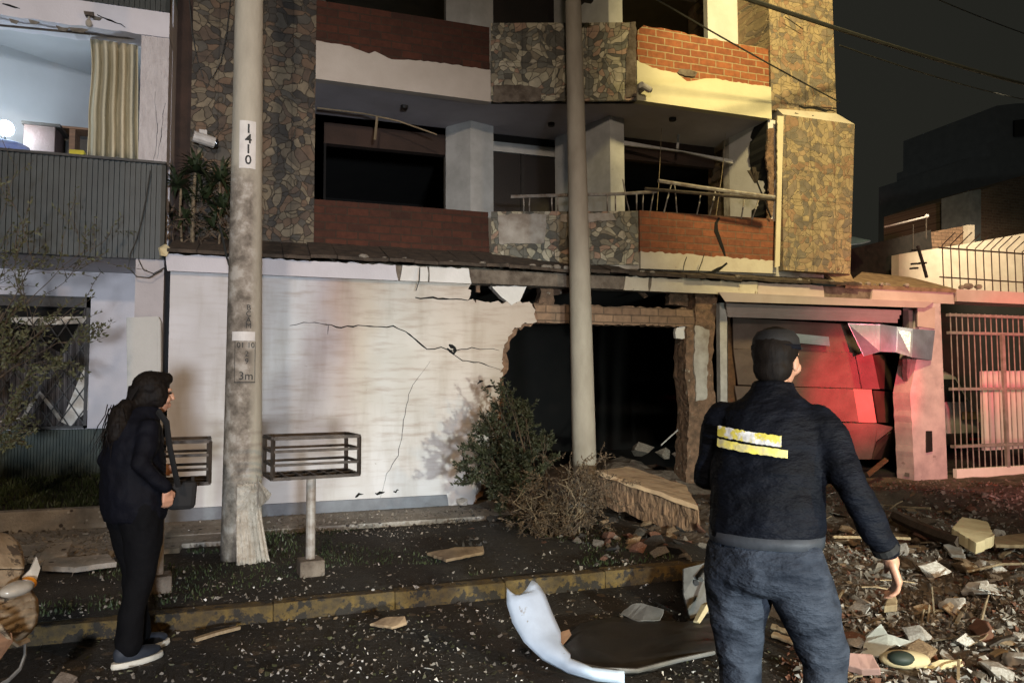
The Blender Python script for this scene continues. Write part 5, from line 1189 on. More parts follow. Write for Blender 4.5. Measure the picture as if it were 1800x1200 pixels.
for s in (-1, 1):
    q = rw if s > 0 else lw
    el = V(s*.225, -.09, 1.08); mb.limb([(V(s*.150, -.015, 1.265), .060, 0), (V(s*.19, -.04, 1.18), .058, 0), (el, .049, 0)], 14); mb.limb([(el, .048, 0), (el+(q-el)*.6, .041, 0), (el+(q-el)*.93, .035, 0)], 14)
remeshed(obj('jacket', mb, 'jacket_black', WM, local=True), .012, 3, .034, .12)
mb = MB()
for s in (-1, 1):
    f = -.06*s; mb.limb([(V(s*.080, -.02, .86), .128, 0), (V(s*.082, .0, .66), .100, 0), (V(s*.085, f*.4+.015, .46), .074, 0), (V(s*.085, f*.8-.01, .26), .066, 0), (V(s*.085, f, .11), .070, 0)], 16)
remeshed(obj('trousers', mb, 'trousers_black', WM, local=True), .012, 4, .02, .10)
for s in (-1, 1):
    f = -.06*s; sx_ = s*.085
    mb = MB(); mb.ellipsoid(V(sx_, f+.045, .052), (.044, .130, .040), None, 16, 10); mb.ellipsoid(V(sx_, f-.03, .075), (.040, .055, .05), None, 14, 8)
    sh_ = remeshed(obj('shoe', mb, 'shoe_navy', WM, local=True), .008, 3)
    mb = MB(); oval(mb, [(sx_, f+.045, .004, .046, .135), (sx_, f+.045, .014, .050, .140), (sx_, f+.045, .034, .047, .136)], 24); obj('sole', mb, 'shoe_sole', sh_, local=True, smooth=False)
mb = MB(); mb.ellipsoid(hc+V(0, -.022, .045), (.090, .102, .088), None, 18, 12); mb.ellipsoid(hc+V(0, -.04, -.02), (.078, .078, .080), None, 16, 12)
mb.ellipsoid(hc+V(0, .035, .085), (.070, .062, .045), None, 14, 10)
for s in (-1, 1): mb.ellipsoid(hc+V(s*.062, -.002, -.005), (.034, .052, .072), None, 12, 8)
mb.limb([(hc+V(0, -.09, -.05), .026, 0), (hc+V(0, -.145, -.060), .044, 0), (hc+V(.01, -.185, -.10), .055, 0), (hc+V(.03, -.205, -.17), .058, 0), (hc+V(.03, -.215, -.24), .042, 0), (hc+V(.03, -.21, -.29), .018, 0)], 12)
remeshed(obj('hair', mb, 'hair_black', WM, local=True), .007, 2, .010, .02)
mb = MB(); rr = random.Random(8)
for _ in range(110):
    a0 = hc+V(.01+rr.gauss(0, .025), -.19+rr.gauss(0, .025), -.08+rr.uniform(-.03, .03)); q_ = [a0]
    for k in range(4): q_.append(q_[-1]+V(rr.gauss(0, .018), rr.gauss(-.004, .016), -.058))
    mb.tube(q_, [.003, .003, .0028, .002, .001], 3)
for _ in range(70):
    u_ = rr.uniform(-1, 1); q_ = [hc+V(u_*.075, .06-.02*abs(u_), .095-.03*abs(u_)), hc+V(u_*.095, -.02, .115-.05*abs(u_)), hc+V(u_*.07, -.115, .045), hc+V(u_*.02, -.15, -.05)]
    mb.tube(q_, .0022, 3)
obj('loose_hair', mb, 'hair_black', WM, local=True)
wm_m = Matrix.Rotation(R(-58), 4, 'Z'); wm_m.translation = WM.location
BG = empty('shoulder_bag', wm_m @ V(.24, .16, .80), 'black shoulder bag hanging at the side of the woman', 'bag')
mb = MB().slab([(-.10, -.13), (.10, -.13), (.115, .09), (-.095, .09)], -.035, .035); mb.xf(Matrix.Translation(V(.15, .175, .90)) @ Matrix.Rotation(R(62), 4, 'Z') @ Matrix.Scale(.72, 4)); mb.xf(wm_m); obj('pouch', mb, 'bag_black', BG, bevel=.025)
mb = MB().tube([V(.15, .03, 1.365), V(.215, .05, 1.30), V(.262, .045, 1.18), V(.268, .07, 1.06), V(.262, .10, .95)], .022, 6, .25); mb.xf(wm_m); obj('strap', mb, 'bag_black', BG)

# --- policeman, seen from behind, facing away and a little right
pd = ray(1345, 950); pd = pd/CF.dot(pd)
pl_ = EYE+pd*2.62
PR = R(-52)
PM = empty('person', (pl_.x, pl_.y, 0), 'policeman in dark jacket and blue jeans seen from behind striding over the debris', 'person', None, PR)
pm_m = Matrix.Rotation(PR, 4, 'Z'); pm_m.translation = PM.location
hc = V(.0, .105, 1.605)
# shoulders, hips
RS = V(.170, .03, 1.395); LS = V(-.165, .02, 1.395)
RE = V(.29, -.02, 1.15); RW = V(.38, .10, .93)
LE = V(-.235, .06, 1.16); LW = V(-.18, .33, 1.08)
RK = V(.17, .10, .52); RF = V(.18, -.06, .09); LK = V(-.12, .06, .50); LF = V(-.13, .12, .06)
mb = MB(); head(mb, hc, R(-15), 1.05)
mb.limb([(V(0, .03, 1.38), .052, 0), (V(0, .085, 1.56), .054, 0)], 12)
oval(mb, [(0, 0, .92, .12, .09), (0, 0, 1.1, .12, .085), (0, .01, 1.3, .13, .09), (0, .02, 1.36, .10, .06), (0, .03, 1.42, .05, .05)])
for a, b, c in ((RS, RE, RW), (LS, LE, LW)): mb.limb([(a+V(0, 0, -.05), .035, 0), (b, .032, 0)], 10); mb.limb([(b, .038, 0), (c, .027, 0)], 10)
hand(mb, RW, V(.25, .15, -1), V(-.3, 1, .1), V(-1, 0, 0), 1.05); hand(mb, LW, V(.4, 1, 0), V(0, 0, 1), V(1, -.3, -.2), 1.05)
for h_, k_, f_, s in ((.09, RK, RF, 1), (-.09, LK, LF, -1)): mb.limb([(V(h_, 0, .92), .085, 0), (k_, .055, 0)], 12); mb.limb([(k_, .05, 0), (f_, .035, 0)], 12)
remeshed(obj('body', mb, 'skin', PM, local=True), .0062, 3); eyes(PM, hc, R(-15), 1.05)
mb = MB(); oval(mb, [(0, 0, .955, .190, .140), (0, 0, 1.0, .205, .150), (0, .0, 1.10, .198, .150), (0, .01, 1.22, .202, .150), (0, .02, 1.33, .195, .145), (0, .03, 1.41, .175, .130), (0, .045, 1.455, .120, .10), (0, .065, 1.49, .078, .076), (0, .075, 1.52, .072, .072)], 24)
for a, b, c in ((RS, RE, RW), (LS, LE, LW)):
    mb.limb([(a+V(0, 0, -.02), .070, 0), (a+(b-a)*.5, .064, 0), (b, .056, 0)], 14); mb.limb([(b, .055, 0), (b+(c-b)*.5, .049, 0), (b+(c-b)*.92, .040, 0)], 14)
remeshed(obj('jacket', mb, 'police_jacket', PM, local=True), .012, 3, .035, .13)
mb = MB(); oval(mb, [(0, 0, .940, .180, .13), (0, 0, .943, .196, .148), (0, 0, .980, .200, .152), (0, 0, .985, .18, .13)], 40); obj('belt', mb, 'belt_grey', PM, local=True, smooth=True)
mb = MB()
mb.ellipsoid(V(0, -.02, .88), (.19, .15, .12), None, 20, 12)
for h_, k_, f_ in ((.092, RK, RF), (-.092, LK, LF)):
    mb.limb([(V(h_, -.01, .90), .115, 0), (V(h_, 0, .90)+(k_-V(h_, 0, .90))*.5, .104, 0), (k_, .084, 0), (k_+(f_-k_)*.3, .078, 0), (k_+(f_-k_)*.65, .066, 0), (f_+V(0, 0, .04), .068, 0)], 18)
remeshed(obj('jeans', mb, 'jeans', PM, local=True), .011, 3, .05, .19)
for f_ in (RF, LF):
    mb = MB(); mb.ellipsoid(V(f_.x, f_.y+.06, .055), (.052, .150, .048), None, 16, 10); mb.ellipsoid(V(f_.x, f_.y-.01, .10), (.052, .06, .07), None, 14, 8); remeshed(obj('boot', mb, 'bag_black', PM, local=True), .01, 3)
mb = MB(); mb.ellipsoid(hc+V(0, -.02, .035), (.086, .104, .098), None, 18, 12); mb.ellipsoid(hc+V(0, -.05, -.03), (.074, .062, .07), None, 14, 10); remeshed(obj('hair', mb, 'hair_black', PM, local=True), .01, 3, .008, .03)
# cap
mb = MB(); oval(mb, [(0, hc.y-.005, hc.z+.045, .088, .106), (0, hc.y-.01, hc.z+.085, .084, .100), (0, hc.y-.015, hc.z+.112, .066, .078), (0, hc.y-.02, hc.z+.124, .03, .03)], 24)
cp = obj('cap', mb, 'bag_black', PM, local=True, smooth=True)
mb = MB(); mb.ellipsoid(V(0, hc.y+.14, hc.z+.05), (.07, .07, .008), None, 16, 6); obj('peak', mb, 'bag_black', cp, local=True, smooth=True)
mb = MB(); oval(mb, [(0, hc.y-.008, hc.z+.040, .090, .108), (0, hc.y-.008, hc.z+.058, .090, .107)], 30); obj('cap_band', mb, 'police_jacket', cp, local=True, smooth=True)
for q_, c_, r_ in ((RE, RW, .046), (LE, LW, .046)):
    e_ = q_+(c_-q_)*.86; f_ = q_+(c_-q_)*.95; obj('cuff', MB().tube([e_, f_], r_, 16), 'bag_black', PM, local=True)

# reflective back patch: two worn bands, curved over the back
def backpatch(x0, x1, z0, z1, mat, seed):
    rr = random.Random(seed); mb = MB(); n = 26
    top, bot = [], []
    for i in range(n+1):
        t = i/n; x = x0+(x1-x0)*t; y = -.140*math.sqrt(max(0, 1-(x/.215)**2))-.020
        top.append(V(x, y, z1-.03*t+rr.uniform(-.002, .002))); bot.append(V(x, y, z0-.03*t+rr.uniform(-.002, .002)))
    for i in range(n): mb.add([bot[i], bot[i+1], top[i+1], top[i]], [(0, 1, 2, 3)])
    o = obj('reflective_patch', mb, mat, PM, local=True, label='frayed yellow and silver reflective band on the back'); o.modifiers.new('t', 'SOLIDIFY').thickness = .006
plain('patch_yellow', (.85, .72, .10), (.5, .45, .3), 22, .5, bmp=.5); plain('patch_silver', (.85, .84, .82), (.4, .38, .36), 26, .45, bmp=.5, spots=((.6, .5, .08), 18, .5))
backpatch(-.145, .085, 1.322, 1.360, 'patch_silver', 1); backpatch(-.145, .105, 1.284, 1.312, 'patch_yellow', 2)

# ================================================================== RUBBLE
def chunk(seed, flat=1.0):
    rr = random.Random(seed); bm = bmesh.new()
    for _ in range(13):
        v = rvec(rr)*rr.uniform(.75, 1); bm.verts.new((v.x, v.y*rr.uniform(.7, 1), v.z*flat))
    bmesh.ops.convex_hull(bm, input=bm.verts[:])
    for v in [v for v in bm.verts if not v.link_faces]: bm.verts.remove(v)
    me = bpy.data.meshes.new('rubble_chunk'); bm.to_mesh(me); bm.free(); return me
def shard(seed):
    rr = random.Random(seed); n = rr.randint(4, 7); mb = MB(); a0 = rr.uniform(0, 6)
    pts = [V(math.cos(a0+6.283*i/n)*rr.uniform(.6, 1.1), math.sin(a0+6.283*i/n)*rr.uniform(.4, .8), rr.uniform(-.05, .05)) for i in range(n)]
    mb.sheet(pts, .10); me = mesh_from(mb, V(0, 0, 0), 'shard'); return me
chunks = [chunk(i, .6) for i in range(7)]; shards = [shard(i) for i in range(7)]
meshcache = {}
def with_mat(me, mat):
    k = (me.name, mat)
    if k not in meshcache:
        c = me.copy(); c.materials.clear(); c.materials.append(M[mat]); meshcache[k] = c
    return meshcache[k]
def lump(kind, x, y, s, mat, label, cat, group=None, tilt=.5, rr=random, name=None, z=0):
    me = with_mat(rr.choice(chunks if kind == 'c' else shards), mat)
    o = bpy.data.objects.new(name or ('rubble_chunk' if kind == 'c' else 'debris_sheet'), me); COL.objects.link(o)
    sx = s*rr.uniform(.8, 1.3); o.scale = (sx, s, s*(rr.uniform(.6, 1.0) if kind == 'c' else rr.uniform(.5, .9)))
    o.rotation_euler = (rr.uniform(-tilt, tilt), rr.uniform(-tilt, tilt), rr.uniform(0, 6.28)); o.location = (x, y, gz(x, y)+s*(.28 if kind == 'c' else .10+.3*tilt)+z)
    tag(o, label, cat, group); return o
rr = random.Random(77)
def blocked(x, y):
    return (Vector((x, y))-Vector((PM.location.x, PM.location.y))).length < .25 or (Vector((x, y))-Vector((WM.location.x, WM.location.y))).length < .22 or (x < -.95 and y < 4.4)
zones = [
  # (n, region sampler in px, ground z, sizes, materials, kind mix, where-words, group)
  (125, (1430, 1000, 1800, 1200), 0, (.025, .12), [('rubble_white', 8), ('rubble_grey', 3), ('rubble_tan', 4), ('rubble_brick', 2)], .6, 'among the debris in the right foreground', 'rubble in the right foreground'),
  (70, (1440, 890, 1800, 1010), .03, (.03, .13), [('rubble_grey', 4), ('rubble_tan', 3), ('rubble_brick', 2), ('rubble_white', 2)], .4, 'on the driveway rubble field before the gate', 'rubble on the driveway'),
  (26, (1430, 900, 1800, 1030), .05, (.07, .17), [('rubble_grey', 3), ('rubble_tan', 3), ('rubble_brick', 2), ('rubble_white', 2)], .12, 'heaped on the driveway rubble field', 'big blocks on the driveway'),
  (36, (1400, 850, 1800, 905), .1, (.03, .08), [('rubble_grey', 4), ('rubble_white', 1), ('rubble_brick', 1)], .3, 'at the foot of the garage door and gate', 'rubble before the garage and gate'),
  (34, (1040, 905, 1240, 1000), .06, (.03, .10), [('rubble_grey', 4), ('rubble_brick', 3), ('asphalt_chunk', 3)], .25, 'under and around the big broken wall block', 'rubble around the wall block'),
  (40, (820, 875, 1040, 960), .12, (.03, .10), [('rubble_brick', 2), ('rubble_grey', 4), ('asphalt_chunk', 4)], .05, 'around the fallen bush at the broken wall end', 'rubble around the fallen bush'),
  (34, (480, 900, 830, 1040), .12, (.010, .028), [('rubble_white', 3), ('rubble_grey', 3), ('leaf_olive', 1)], .4, 'scattered on the verge below the white wall', 'crumbs on the verge'),
  (30, (0, 905, 180, 1000), .14, (.018, .055), [('rubble_grey', 4), ('rubble_white', 2)], .5, 'on the broken pavement left of the woman', 'rubble on the left pavement'),
  (46, (330, 1080, 900, 1200), 0, (.010, .030), [('rubble_white', 1), ('rubble_grey', 3), ('leaf_olive', 3), ('rubble_tan', 2)], .6, 'littering the road in front of the yellow kerb', 'litter on the road'),
  (20, (1040, 1010, 1240, 1110), 0, (.015, .04), [('rubble_grey', 3), ('rubble_tan', 1), ('leaf_olive', 2)], .5, 'in the gutter behind the fallen bumper', 'litter behind the bumper'),
]
LM = [(1672, 960, 'beside the cream foam block'), (1540, 1130, 'near the jagged white board'), (1590, 1170, 'near the crushed yellow container'), (1500, 1190, 'by the pink brick piece'), (1630, 1080, 'near the three upright sticks'), (1730, 1080, 'near the forked pale branch'), (1730, 1130, 'by the orange-red brick'), (1780, 1170, 'by the white block at the right edge'), (1780, 960, 'near the broad pale board'), (1620, 940, 'beside the dark log'), (1575, 1040, 'below the hand of the policeman'), (1480, 970, 'right of the policeman waist'), (1480, 1080, 'by the right leg of the policeman'), (1640, 860, 'in front of the pink pillar'), (1730, 850, 'in front of the gate'), (1500, 870, 'in front of the garage door'), (1780, 890, 'on the far right of the driveway'), (1380, 1110, 'between the legs of the policeman'),
 (1080, 900, 'under the left end of the fallen wall block'), (1200, 930, 'under the right end of the fallen wall block'), (1230, 1060, 'by the grey fender'), (1130, 1080, 'near the grey plastic sheet'), (1000, 940, 'under the dry bush'), (860, 900, 'under the leafy shrub'), (810, 890, 'by the end of the skirting'), (800, 975, 'near the thin concrete plate on the verge'), (540, 1010, 'round the basket footing'), (620, 960, 'on the verge under the basket'), (700, 930, 'on the verge middle'), (440, 1000, 'by the foot of the numbered pole'), (130, 980, 'near the tilted paving slabs'), (40, 930, 'at the far left of the pavement'), (150, 920, 'just left of the woman'), (380, 1110, 'near the pale flat stick'), (690, 1095, 'near the small tan plate'), (900, 1110, 'left of the fallen bumper'), (550, 1150, 'on the road left of centre'), (780, 1160, 'on the road at the bottom middle'), (1000, 1090, 'behind the fallen bumper')]
cname = {'rubble_white': 'white plaster', 'rubble_grey': 'grey concrete', 'rubble_tan': 'tan mortar', 'rubble_brick': 'red brick', 'asphalt_chunk': 'dark concrete', 'leaf_olive': 'crumpled olive leaf'}
for (n, (x0, y0, x1, y1), z, (s0, s1), mats, pf, where, grp) in zones:
    bag = [m_ for m_, k in mats for _ in range(k)]
    for _ in range(n):
        px = rr.uniform(x0, x1); py = rr.uniform(y0, y1); p = G(px, py, z)
        if blocked(p.x, p.y) or p.y > 8.15: continue
        m_ = rr.choice(bag); s = s0+(s1-s0)*rr.random()**2.6; kd = 's' if rr.random() < pf or m_ == 'leaf_olive' else 'c'
        lump(kd, p.x, p.y, s, m_, '%s %s %s %s' % ('tiny' if s < .02 else 'small' if s < .035 else 'fist-sized' if s < .055 else 'large' if s < .09 else 'head-sized', cname[m_], 'flake' if kd == 's' else 'lump', min(LM, key=lambda q: (q[0]-px)**2+((q[1]-py)*2)**2)[2]), 'rubble' if m_ != 'leaf_olive' else 'leaf litter', '%s %s %s' % (cname[m_], 'flakes' if kd == 's' else 'lumps', min(LM, key=lambda q: (q[0]-px)**2+((q[1]-py)*2)**2)[2]), .5, rr, 'leaf_litter' if m_ == 'leaf_olive' else None)
for i in range(46):
    px, py = rr.uniform(1440, 1800), rr.uniform(890, 1190); p = G(px, py, .05)
    if blocked(p.x, p.y) or p.y > 7.9: continue
    a = rr.gauss(.1, .7); L = rr.uniform(.06, .30); g0 = gz(p.x, p.y); q = V(math.cos(a), math.sin(a), rr.uniform(-.12, .35))*L
    lmk = min(LM, key=lambda q_: (q_[0]-px)**2+((q_[1]-py)*2)**2)[2]; mt = rr.choice(['wood_pale', 'twig_pale', 'wood_brown', 'twig_dark', 'steel_dark'])
    kn = {'wood_pale': 'pale wood', 'twig_pale': 'pale twig', 'wood_brown': 'brown wood', 'twig_dark': 'dark twig', 'steel_dark': 'rusty metal'}[mt]
    obj('splinter', MB().tube([V(p.x, p.y, g0+.02), V(p.x, p.y, g0+.02)+q*.5+V(0, 0, .01), V(p.x, p.y, g0+.02)+q], [rr.uniform(.004, .011)]*3, 4, rr.choice([1, 2.2])), mt, label='%s %s splinter %s' % ('short' if L < .15 else 'long', kn, lmk), cat='splinter', group='%s splinters %s' % (kn, lmk))
# fine crumbs that nobody could count
def fines(name, n, box, z, mat, smax, label, seed, ymax=8.15):
    rr = random.Random(seed); mb = MB()
    for _ in range(n):
        px = rr.uniform(box[0], box[2]); py = rr.uniform(box[1], box[3]); p = G(px, py, z)
        if p.y > ymax: continue
        if noise.noise(V(p.x*.9, p.y*.9, seed)) < -.15 and rr.random() < .7: continue
        s = .003+smax*rr.random()**3; p = V(p.x, p.y, gz(p.x, p.y)+s*.3)
        a = [p+rvec(rr)*s for _ in range(4)]; mb.add(a, [(0, 1, 2), (0, 2, 3), (0, 3, 1), (1, 3, 2)])
    obj(name, mb, mat, origin=(0, 0, 0), kind='stuff', label=label)
fines('grit', 11000, (1400, 860, 1830, 1200), .02, 'rubble_grey', .035, 'fine grey crumbs strewn over the right ground', 1)
fines('grit', 2600, (1400, 940, 1830, 1200), .02, 'rubble_white', .030, 'fine white plaster crumbs strewn over the right ground', 2)
fines('grit', 4200, (1380, 860, 1830, 1200), .02, 'rubble_brick', .03, 'fine brick crumbs strewn over the right ground', 3)
fines('grit', 1500, (60, 1080, 1400, 1200), 0, 'rubble_grey', .016, 'fine crumbs strewn over the dark road', 4)
fines('grit', 900, (60, 1080, 1400, 1200), 0, 'leaf_olive', .018, 'small torn leaves strewn over the dark road', 5)
fines('grit', 2200, (0, 890, 1240, 1060), .12, 'rubble_grey', .018, 'fine crumbs strewn over the verge and pavement', 6)
fines('grit', 260, (300, 900, 1240, 1060), .12, 'rubble_white', .016, 'pale plaster crumbs on the verge', 7)
fines('grit', 3200, (0, 905, 200, 985), .15, 'rubble_grey', .035, 'crumbled paving strewn over the left pavement', 10)
fines('grit', 1500, (450, 893, 830, 940), .15, 'rubble_grey', .02, 'crumbs along the pavement under the wall', 11)
fines('grit', 1500, (800, 850, 1260, 960), .13, 'asphalt_chunk', .03, 'dark crumbs of masonry below the hole in the wall', 8)
fines('grit', 260, (420, 1140, 1260, 1200), 0, 'rubble_white', .014, 'pale grit on the road at the bottom edge', 9)
# the big fallen piece of wall
def roughbox(corners_top, drop, name, mat, label, cat, seed=1, amp=.02, n=10, mat2=None):
    """block from 4 top corners (3D) and a thickness vector, surface broken up"""
    rr = random.Random(seed); a, b, c, d = [Vector(q) for q in corners_top]; mb = MB()
    def face(p00, p10, p11, p01, k, edge=1.0):
        o = len(mb.v); m_ = max(2, int(n*(p01-p00).length/(p10-p00).length)+2)
        for j in range(m_+1):
            for i in range(k+1):
                s, t = i/k, j/m_; q = p00*(1-s)*(1-t)+p10*s*(1-t)+p11*s*t+p01*(1-s)*t
                q = q+noise.noise_vector(q*9+V(seed, 0, 0))*amp; mb.v.append(q)
        for j in range(m_):
            for i in range(k): e_ = o+j*(k+1)+i; mb.f.append((e_, e_+1, e_+k+2, e_+k+1))
    dr = Vector(drop); face(a, b, c, d, n*2); A, B, C, D = a+dr, b+dr, c+dr, d+dr
    face(A, B, b, a, n*2); face(B, C, c, b, n); face(C, D, d, c, n*2); face(D, A, a, d, n); face(D, C, B, A, n*2)
    return obj(name, mb, mat, label=label, cat=cat)
tl = P(1048, 826, 6.9); tr_ = P(1226, 888, 6.15); br_ = P(1205, 852, 7.0); bl_ = P(1105, 820, 7.5)
WB = empty('fallen_wall_block', G(1140, 935, .1), 'big slab of broken brick wall lying tilted below the hole', 'rubble')
def rb2(corners, drop, name, mat, seed, amp, parent):
    o = roughbox(corners, drop, name, mat, None, None, seed, amp); lw_ = Vector(parent.location); o.parent = parent; o.location = Vector(o.location)-lw_
    del_ = [k for k in ('label', 'category') if k in o]
    for k in del_: del o[k]
    return o
rb2([tl, tr_, br_, bl_], V(.0, -.02, -.045), 'plaster_face', plain('block_plaster', (.46, .33, .20), (.34, .24, .15), 5, .95, bmp=.5, bscale=20), 3, .012, WB)
dn = V(0.02, .01, -.05)
rb2([tl+dn, tr_+dn, br_+dn, bl_+dn], V(.04, .03, -.30), 'brick_core', plain('block_core', (.34, .21, .12), (.08, .048, .03), 11, .95, bmp=1, bscale=9, bdist=.10, aniso=(2.6, 2.6, .45)), 4, .035, WB)
# named pieces
def plate(name, pts, mat, label, cat, th=.015, bevel=0):
    return obj(name, MB().sheet([Vector(p) for p in pts], th), mat, label=label, cat=cat, bevel=bevel)
def rag3(pts, amp, step, seed):
    rr = random.Random(seed); out = []; n = len(pts)
    for i in range(n):
        a, b = Vector(pts[i]), Vector(pts[(i+1) % n]); k = max(1, int((b-a).length/step))
        for j in range(k): q = a+(b-a)*(j/k); out.append(q+Vector((rr.uniform(-amp, amp), rr.uniform(-amp, amp), rr.uniform(-amp, amp)*.3)))
    return out
def GP(L, z=.02): return [G(x, y, z if not isinstance(z, (list, tuple)) else z[i]) for i, (x, y) in enumerate(L)]
def gplate(name, L, zs, mat, label, cat, th=.02):
    pts = GP(L, zs); pts = [p+Vector((0, 0, mound(p.x, p.y)*.8)) for p in pts]
    return plate(name, rag3(pts, .006, .03, len(label)), mat, label, cat, th, bevel=min(.006, th*.3))
gplate('concrete_plate', [(750, 976), (800, 966), (850, 964), (852, 974), (785, 988)], [.17, .19, .19, .16, .16], 'rubble_tan', 'flat thin concrete plate lying on the verge below the white wall', 'plate', .025)
gplate('concrete_plate', [(650, 1100), (680, 1087), (712, 1086), (716, 1098), (690, 1106)], [.02, .05, .06, .03, .02], 'rubble_tan', 'small thin tan plate on the road near the middle of the kerb', 'plate')
gplate('paving_slab', [(62, 998), (75, 975), (110, 962), (128, 960), (118, 980)], [.15, .20, .22, .22, .18], 'pavement', 'tilted grey paving slab left of the woman', 'paving slab', .04)
gplate('paving_slab', [(72, 1003), (80, 990), (190, 982), (205, 996), (130, 1006)], [.15, .16, .16, .15, .15], 'pavement', 'flat light grey paving slab at the edge of the verge', 'paving slab', .04)
gplate('timber_offcut', [(95, 1200), (110, 1178), (138, 1188), (140, 1200)], [.03, .1, .08, .03], 'rough_concrete', 'small dark block on the road at the bottom left', 'offcut', .06)
obj('pale_stick', MB().tube([G(342, 1124, .02), G(380, 1112, .03), G(420, 1102, .025)], .013, 4, 2.0), 'wood_pale', label='pale flat stick on the road near the woman', cat='stick')
gplate('plastic_sheet', [(1090, 1080), (1110, 1062), (1130, 1060), (1168, 1072), (1160, 1090), (1120, 1092)], [.02, .07, .08, .06, .03, .02], 'fender_grey', 'thin grey plastic sheet behind the fallen bumper', 'plastic sheet', .006)
gplate('foam_block', [(1672, 968), (1690, 938), (1735, 940), (1746, 965), (1716, 982)], [.14, .20, .21, .19, .14], 'foam_cream', 'cream foam block with a torn corner on the rubble at right', 'foam block', .09)
obj('foam_scrap', MB().ellipsoid(G(1681, 943, .18), (.035, .03, .05), None, 8, 6), 'foam_cream', label='small cream foam scrap perched on the foam block', cat='foam')
gplate('white_board', [(1512, 1158), (1522, 1120), (1548, 1098), (1562, 1116), (1615, 1134), (1560, 1140), (1540, 1158)], [.02, .06, .14, .10, .08, .05, .02], 'plastic_white', 'jagged white board piece right of the policeman at the bottom', 'board', .01)
TB = empty('crushed_container', G(1590, 1160, 0), 'crushed white and yellow plastic container beside the jagged white board', 'container')
c_ = G(1590, 1158, .05); obj('shell', MB().ellipsoid(c_, (.13, .07, .045), Matrix.Rotation(-.4, 3, 'Z'), 18, 10), 'foam_cream', TB, smooth=True); obj('opening', MB().ellipsoid(c_+V(-.045, -.02, .018), (.07, .05, .036), Matrix.Rotation(-.4, 3, 'Z'), 14, 8), 'green_base', TB, smooth=True)
gplate('brick_piece', [(1490, 1180), (1494, 1158), (1535, 1160), (1546, 1186), (1515, 1188)], [.03, .08, .08, .04, .02], plain('brick_pink', (.50, .30, .26), (.42, .26, .22), 9, .9), 'pink brick piece at the bottom right of the policeman', 'brick', .06)
gplate('paper_scrap', [(1620, 1174), (1650, 1160), (1690, 1162), (1695, 1175), (1655, 1178)], [.01, .05, .05, .02, .01], 'foam_cream', 'thin cream and white paper scrap at the bottom right', 'paper', .004)
gplate('white_board', [(1762, 1160), (1768, 1152), (1800, 1154), (1830, 1160), (1820, 1172), (1775, 1172)], [.02, .07, .08, .08, .03, .02], 'rubble_white', 'white block piece at the bottom right edge', 'block', .05)
gplate('plaster_piece', [(1648, 1075), (1665, 1062), (1698, 1068), (1700, 1076), (1676, 1090)], [.02, .06, .06, .04, .02], 'rubble_white', 'tilted white plaster piece beside the upright sticks', 'plaster', .02)
gplate('plaster_piece', [(1690, 1052), (1705, 1040), (1740, 1044), (1738, 1058), (1712, 1058)], [.03, .07, .07, .04, .03], 'rubble_white', 'pale blue-white plaster piece above the forked pale branch', 'plaster', .03)
gplate('plaster_piece', [(1660, 985), (1690, 975), (1698, 992), (1672, 996)], [.06, .10, .10, .06], 'rubble_white', 'white plaster piece just below the cream foam block', 'plaster', .03)
gplate('plank', [(1745, 955), (1800, 950), (1840, 962), (1800, 972), (1750, 968)], [.12, .13, .13, .1, .1], 'wood_pale', 'broad pale board right of the foam block', 'plank', .03)
gplate('brick_piece', [(1710, 1130), (1722, 1114), (1746, 1122), (1748, 1140), (1728, 1148)], [.03, .07, .07, .05, .02], 'rubble_brick', 'orange-red broken brick near the lower right corner', 'brick', .05)
gplate('brick_piece', [(1555, 1085), (1560, 1068), (1575, 1066), (1577, 1084)], [.05, .09, .09, .06], 'wood_pale', 'small yellow-orange block below the hand of the policeman', 'block', .05)
gplate('timber_offcut', [(1357, 1106), (1360, 1098), (1412, 1120), (1414, 1130)], [.04, .06, .05, .03], 'wood_pale', 'upper pale timber strip between the legs of the policeman', 'timber', .02)
gplate('timber_offcut', [(1357, 1120), (1362, 1114), (1415, 1134), (1414, 1142)], [.03, .04, .04, .03], 'wood_pale', 'lower pale timber strip between the legs of the policeman', 'timber', .02)
def stick(L, zs, r, mat, label, cat='stick', name='stick'):
    obj(name, MB().tube([(lambda p: p+Vector((0, 0, mound(p.x, p.y)*.7)))(G(x, y, z)) for (x, y), z in zip(L, zs)], r, 6), mat, label=label, cat=cat)
stick([(1575, 925), (1610, 938), (1650, 952), (1690, 968)], [.16, .17, .17, .16], .055, 'bark', 'thick dark log pointing at the cream foam block', 'log', 'log')
stick([(1465, 965), (1560, 955), (1600, 952)], [.12, .14, .14], .012, 'wood_pale', 'long thin lath right of the policeman waist')
stick([(1540, 890), (1600, 903), (1636, 908)], [.15, .16, .17], .012, 'twig_pale', 'thin pale branch on the driveway before the pink pillar')
stick([(1700, 1012), (1760, 1003), (1830, 993)], [.08, .10, .10], .010, 'twig_pale', 'long thin twig below the broad pale board')
for i, (a, b, la) in enumerate((((1617, 1109), (1624, 1070), 'left'), ((1629, 1110), (1634, 1062), 'middle'), ((1644, 1106), (1638, 1030), 'right'))):
    g0 = G(a[0], a[1], .0); obj('upright_stick', MB().tube([g0, P(b[0], b[1], g0.y+.03)], .006, 5), 'twig_pale', label='%s one of three short pale sticks standing upright in the debris' % la, cat='stick')
mb = MB(); q = [(1650, 1112), (1690, 1112), (1710, 1108), (1725, 1090), (1732, 1062), (1738, 1045)]
mb.tube([G(x, y, .05+.0*i) for i, (x, y) in enumerate(q[:3])]+[P(x, y, G(1710, 1108, .05).y+.03*i) for i, (x, y) in enumerate(q[3:])], [.008, .010, .012, .010, .008, .005], 6)
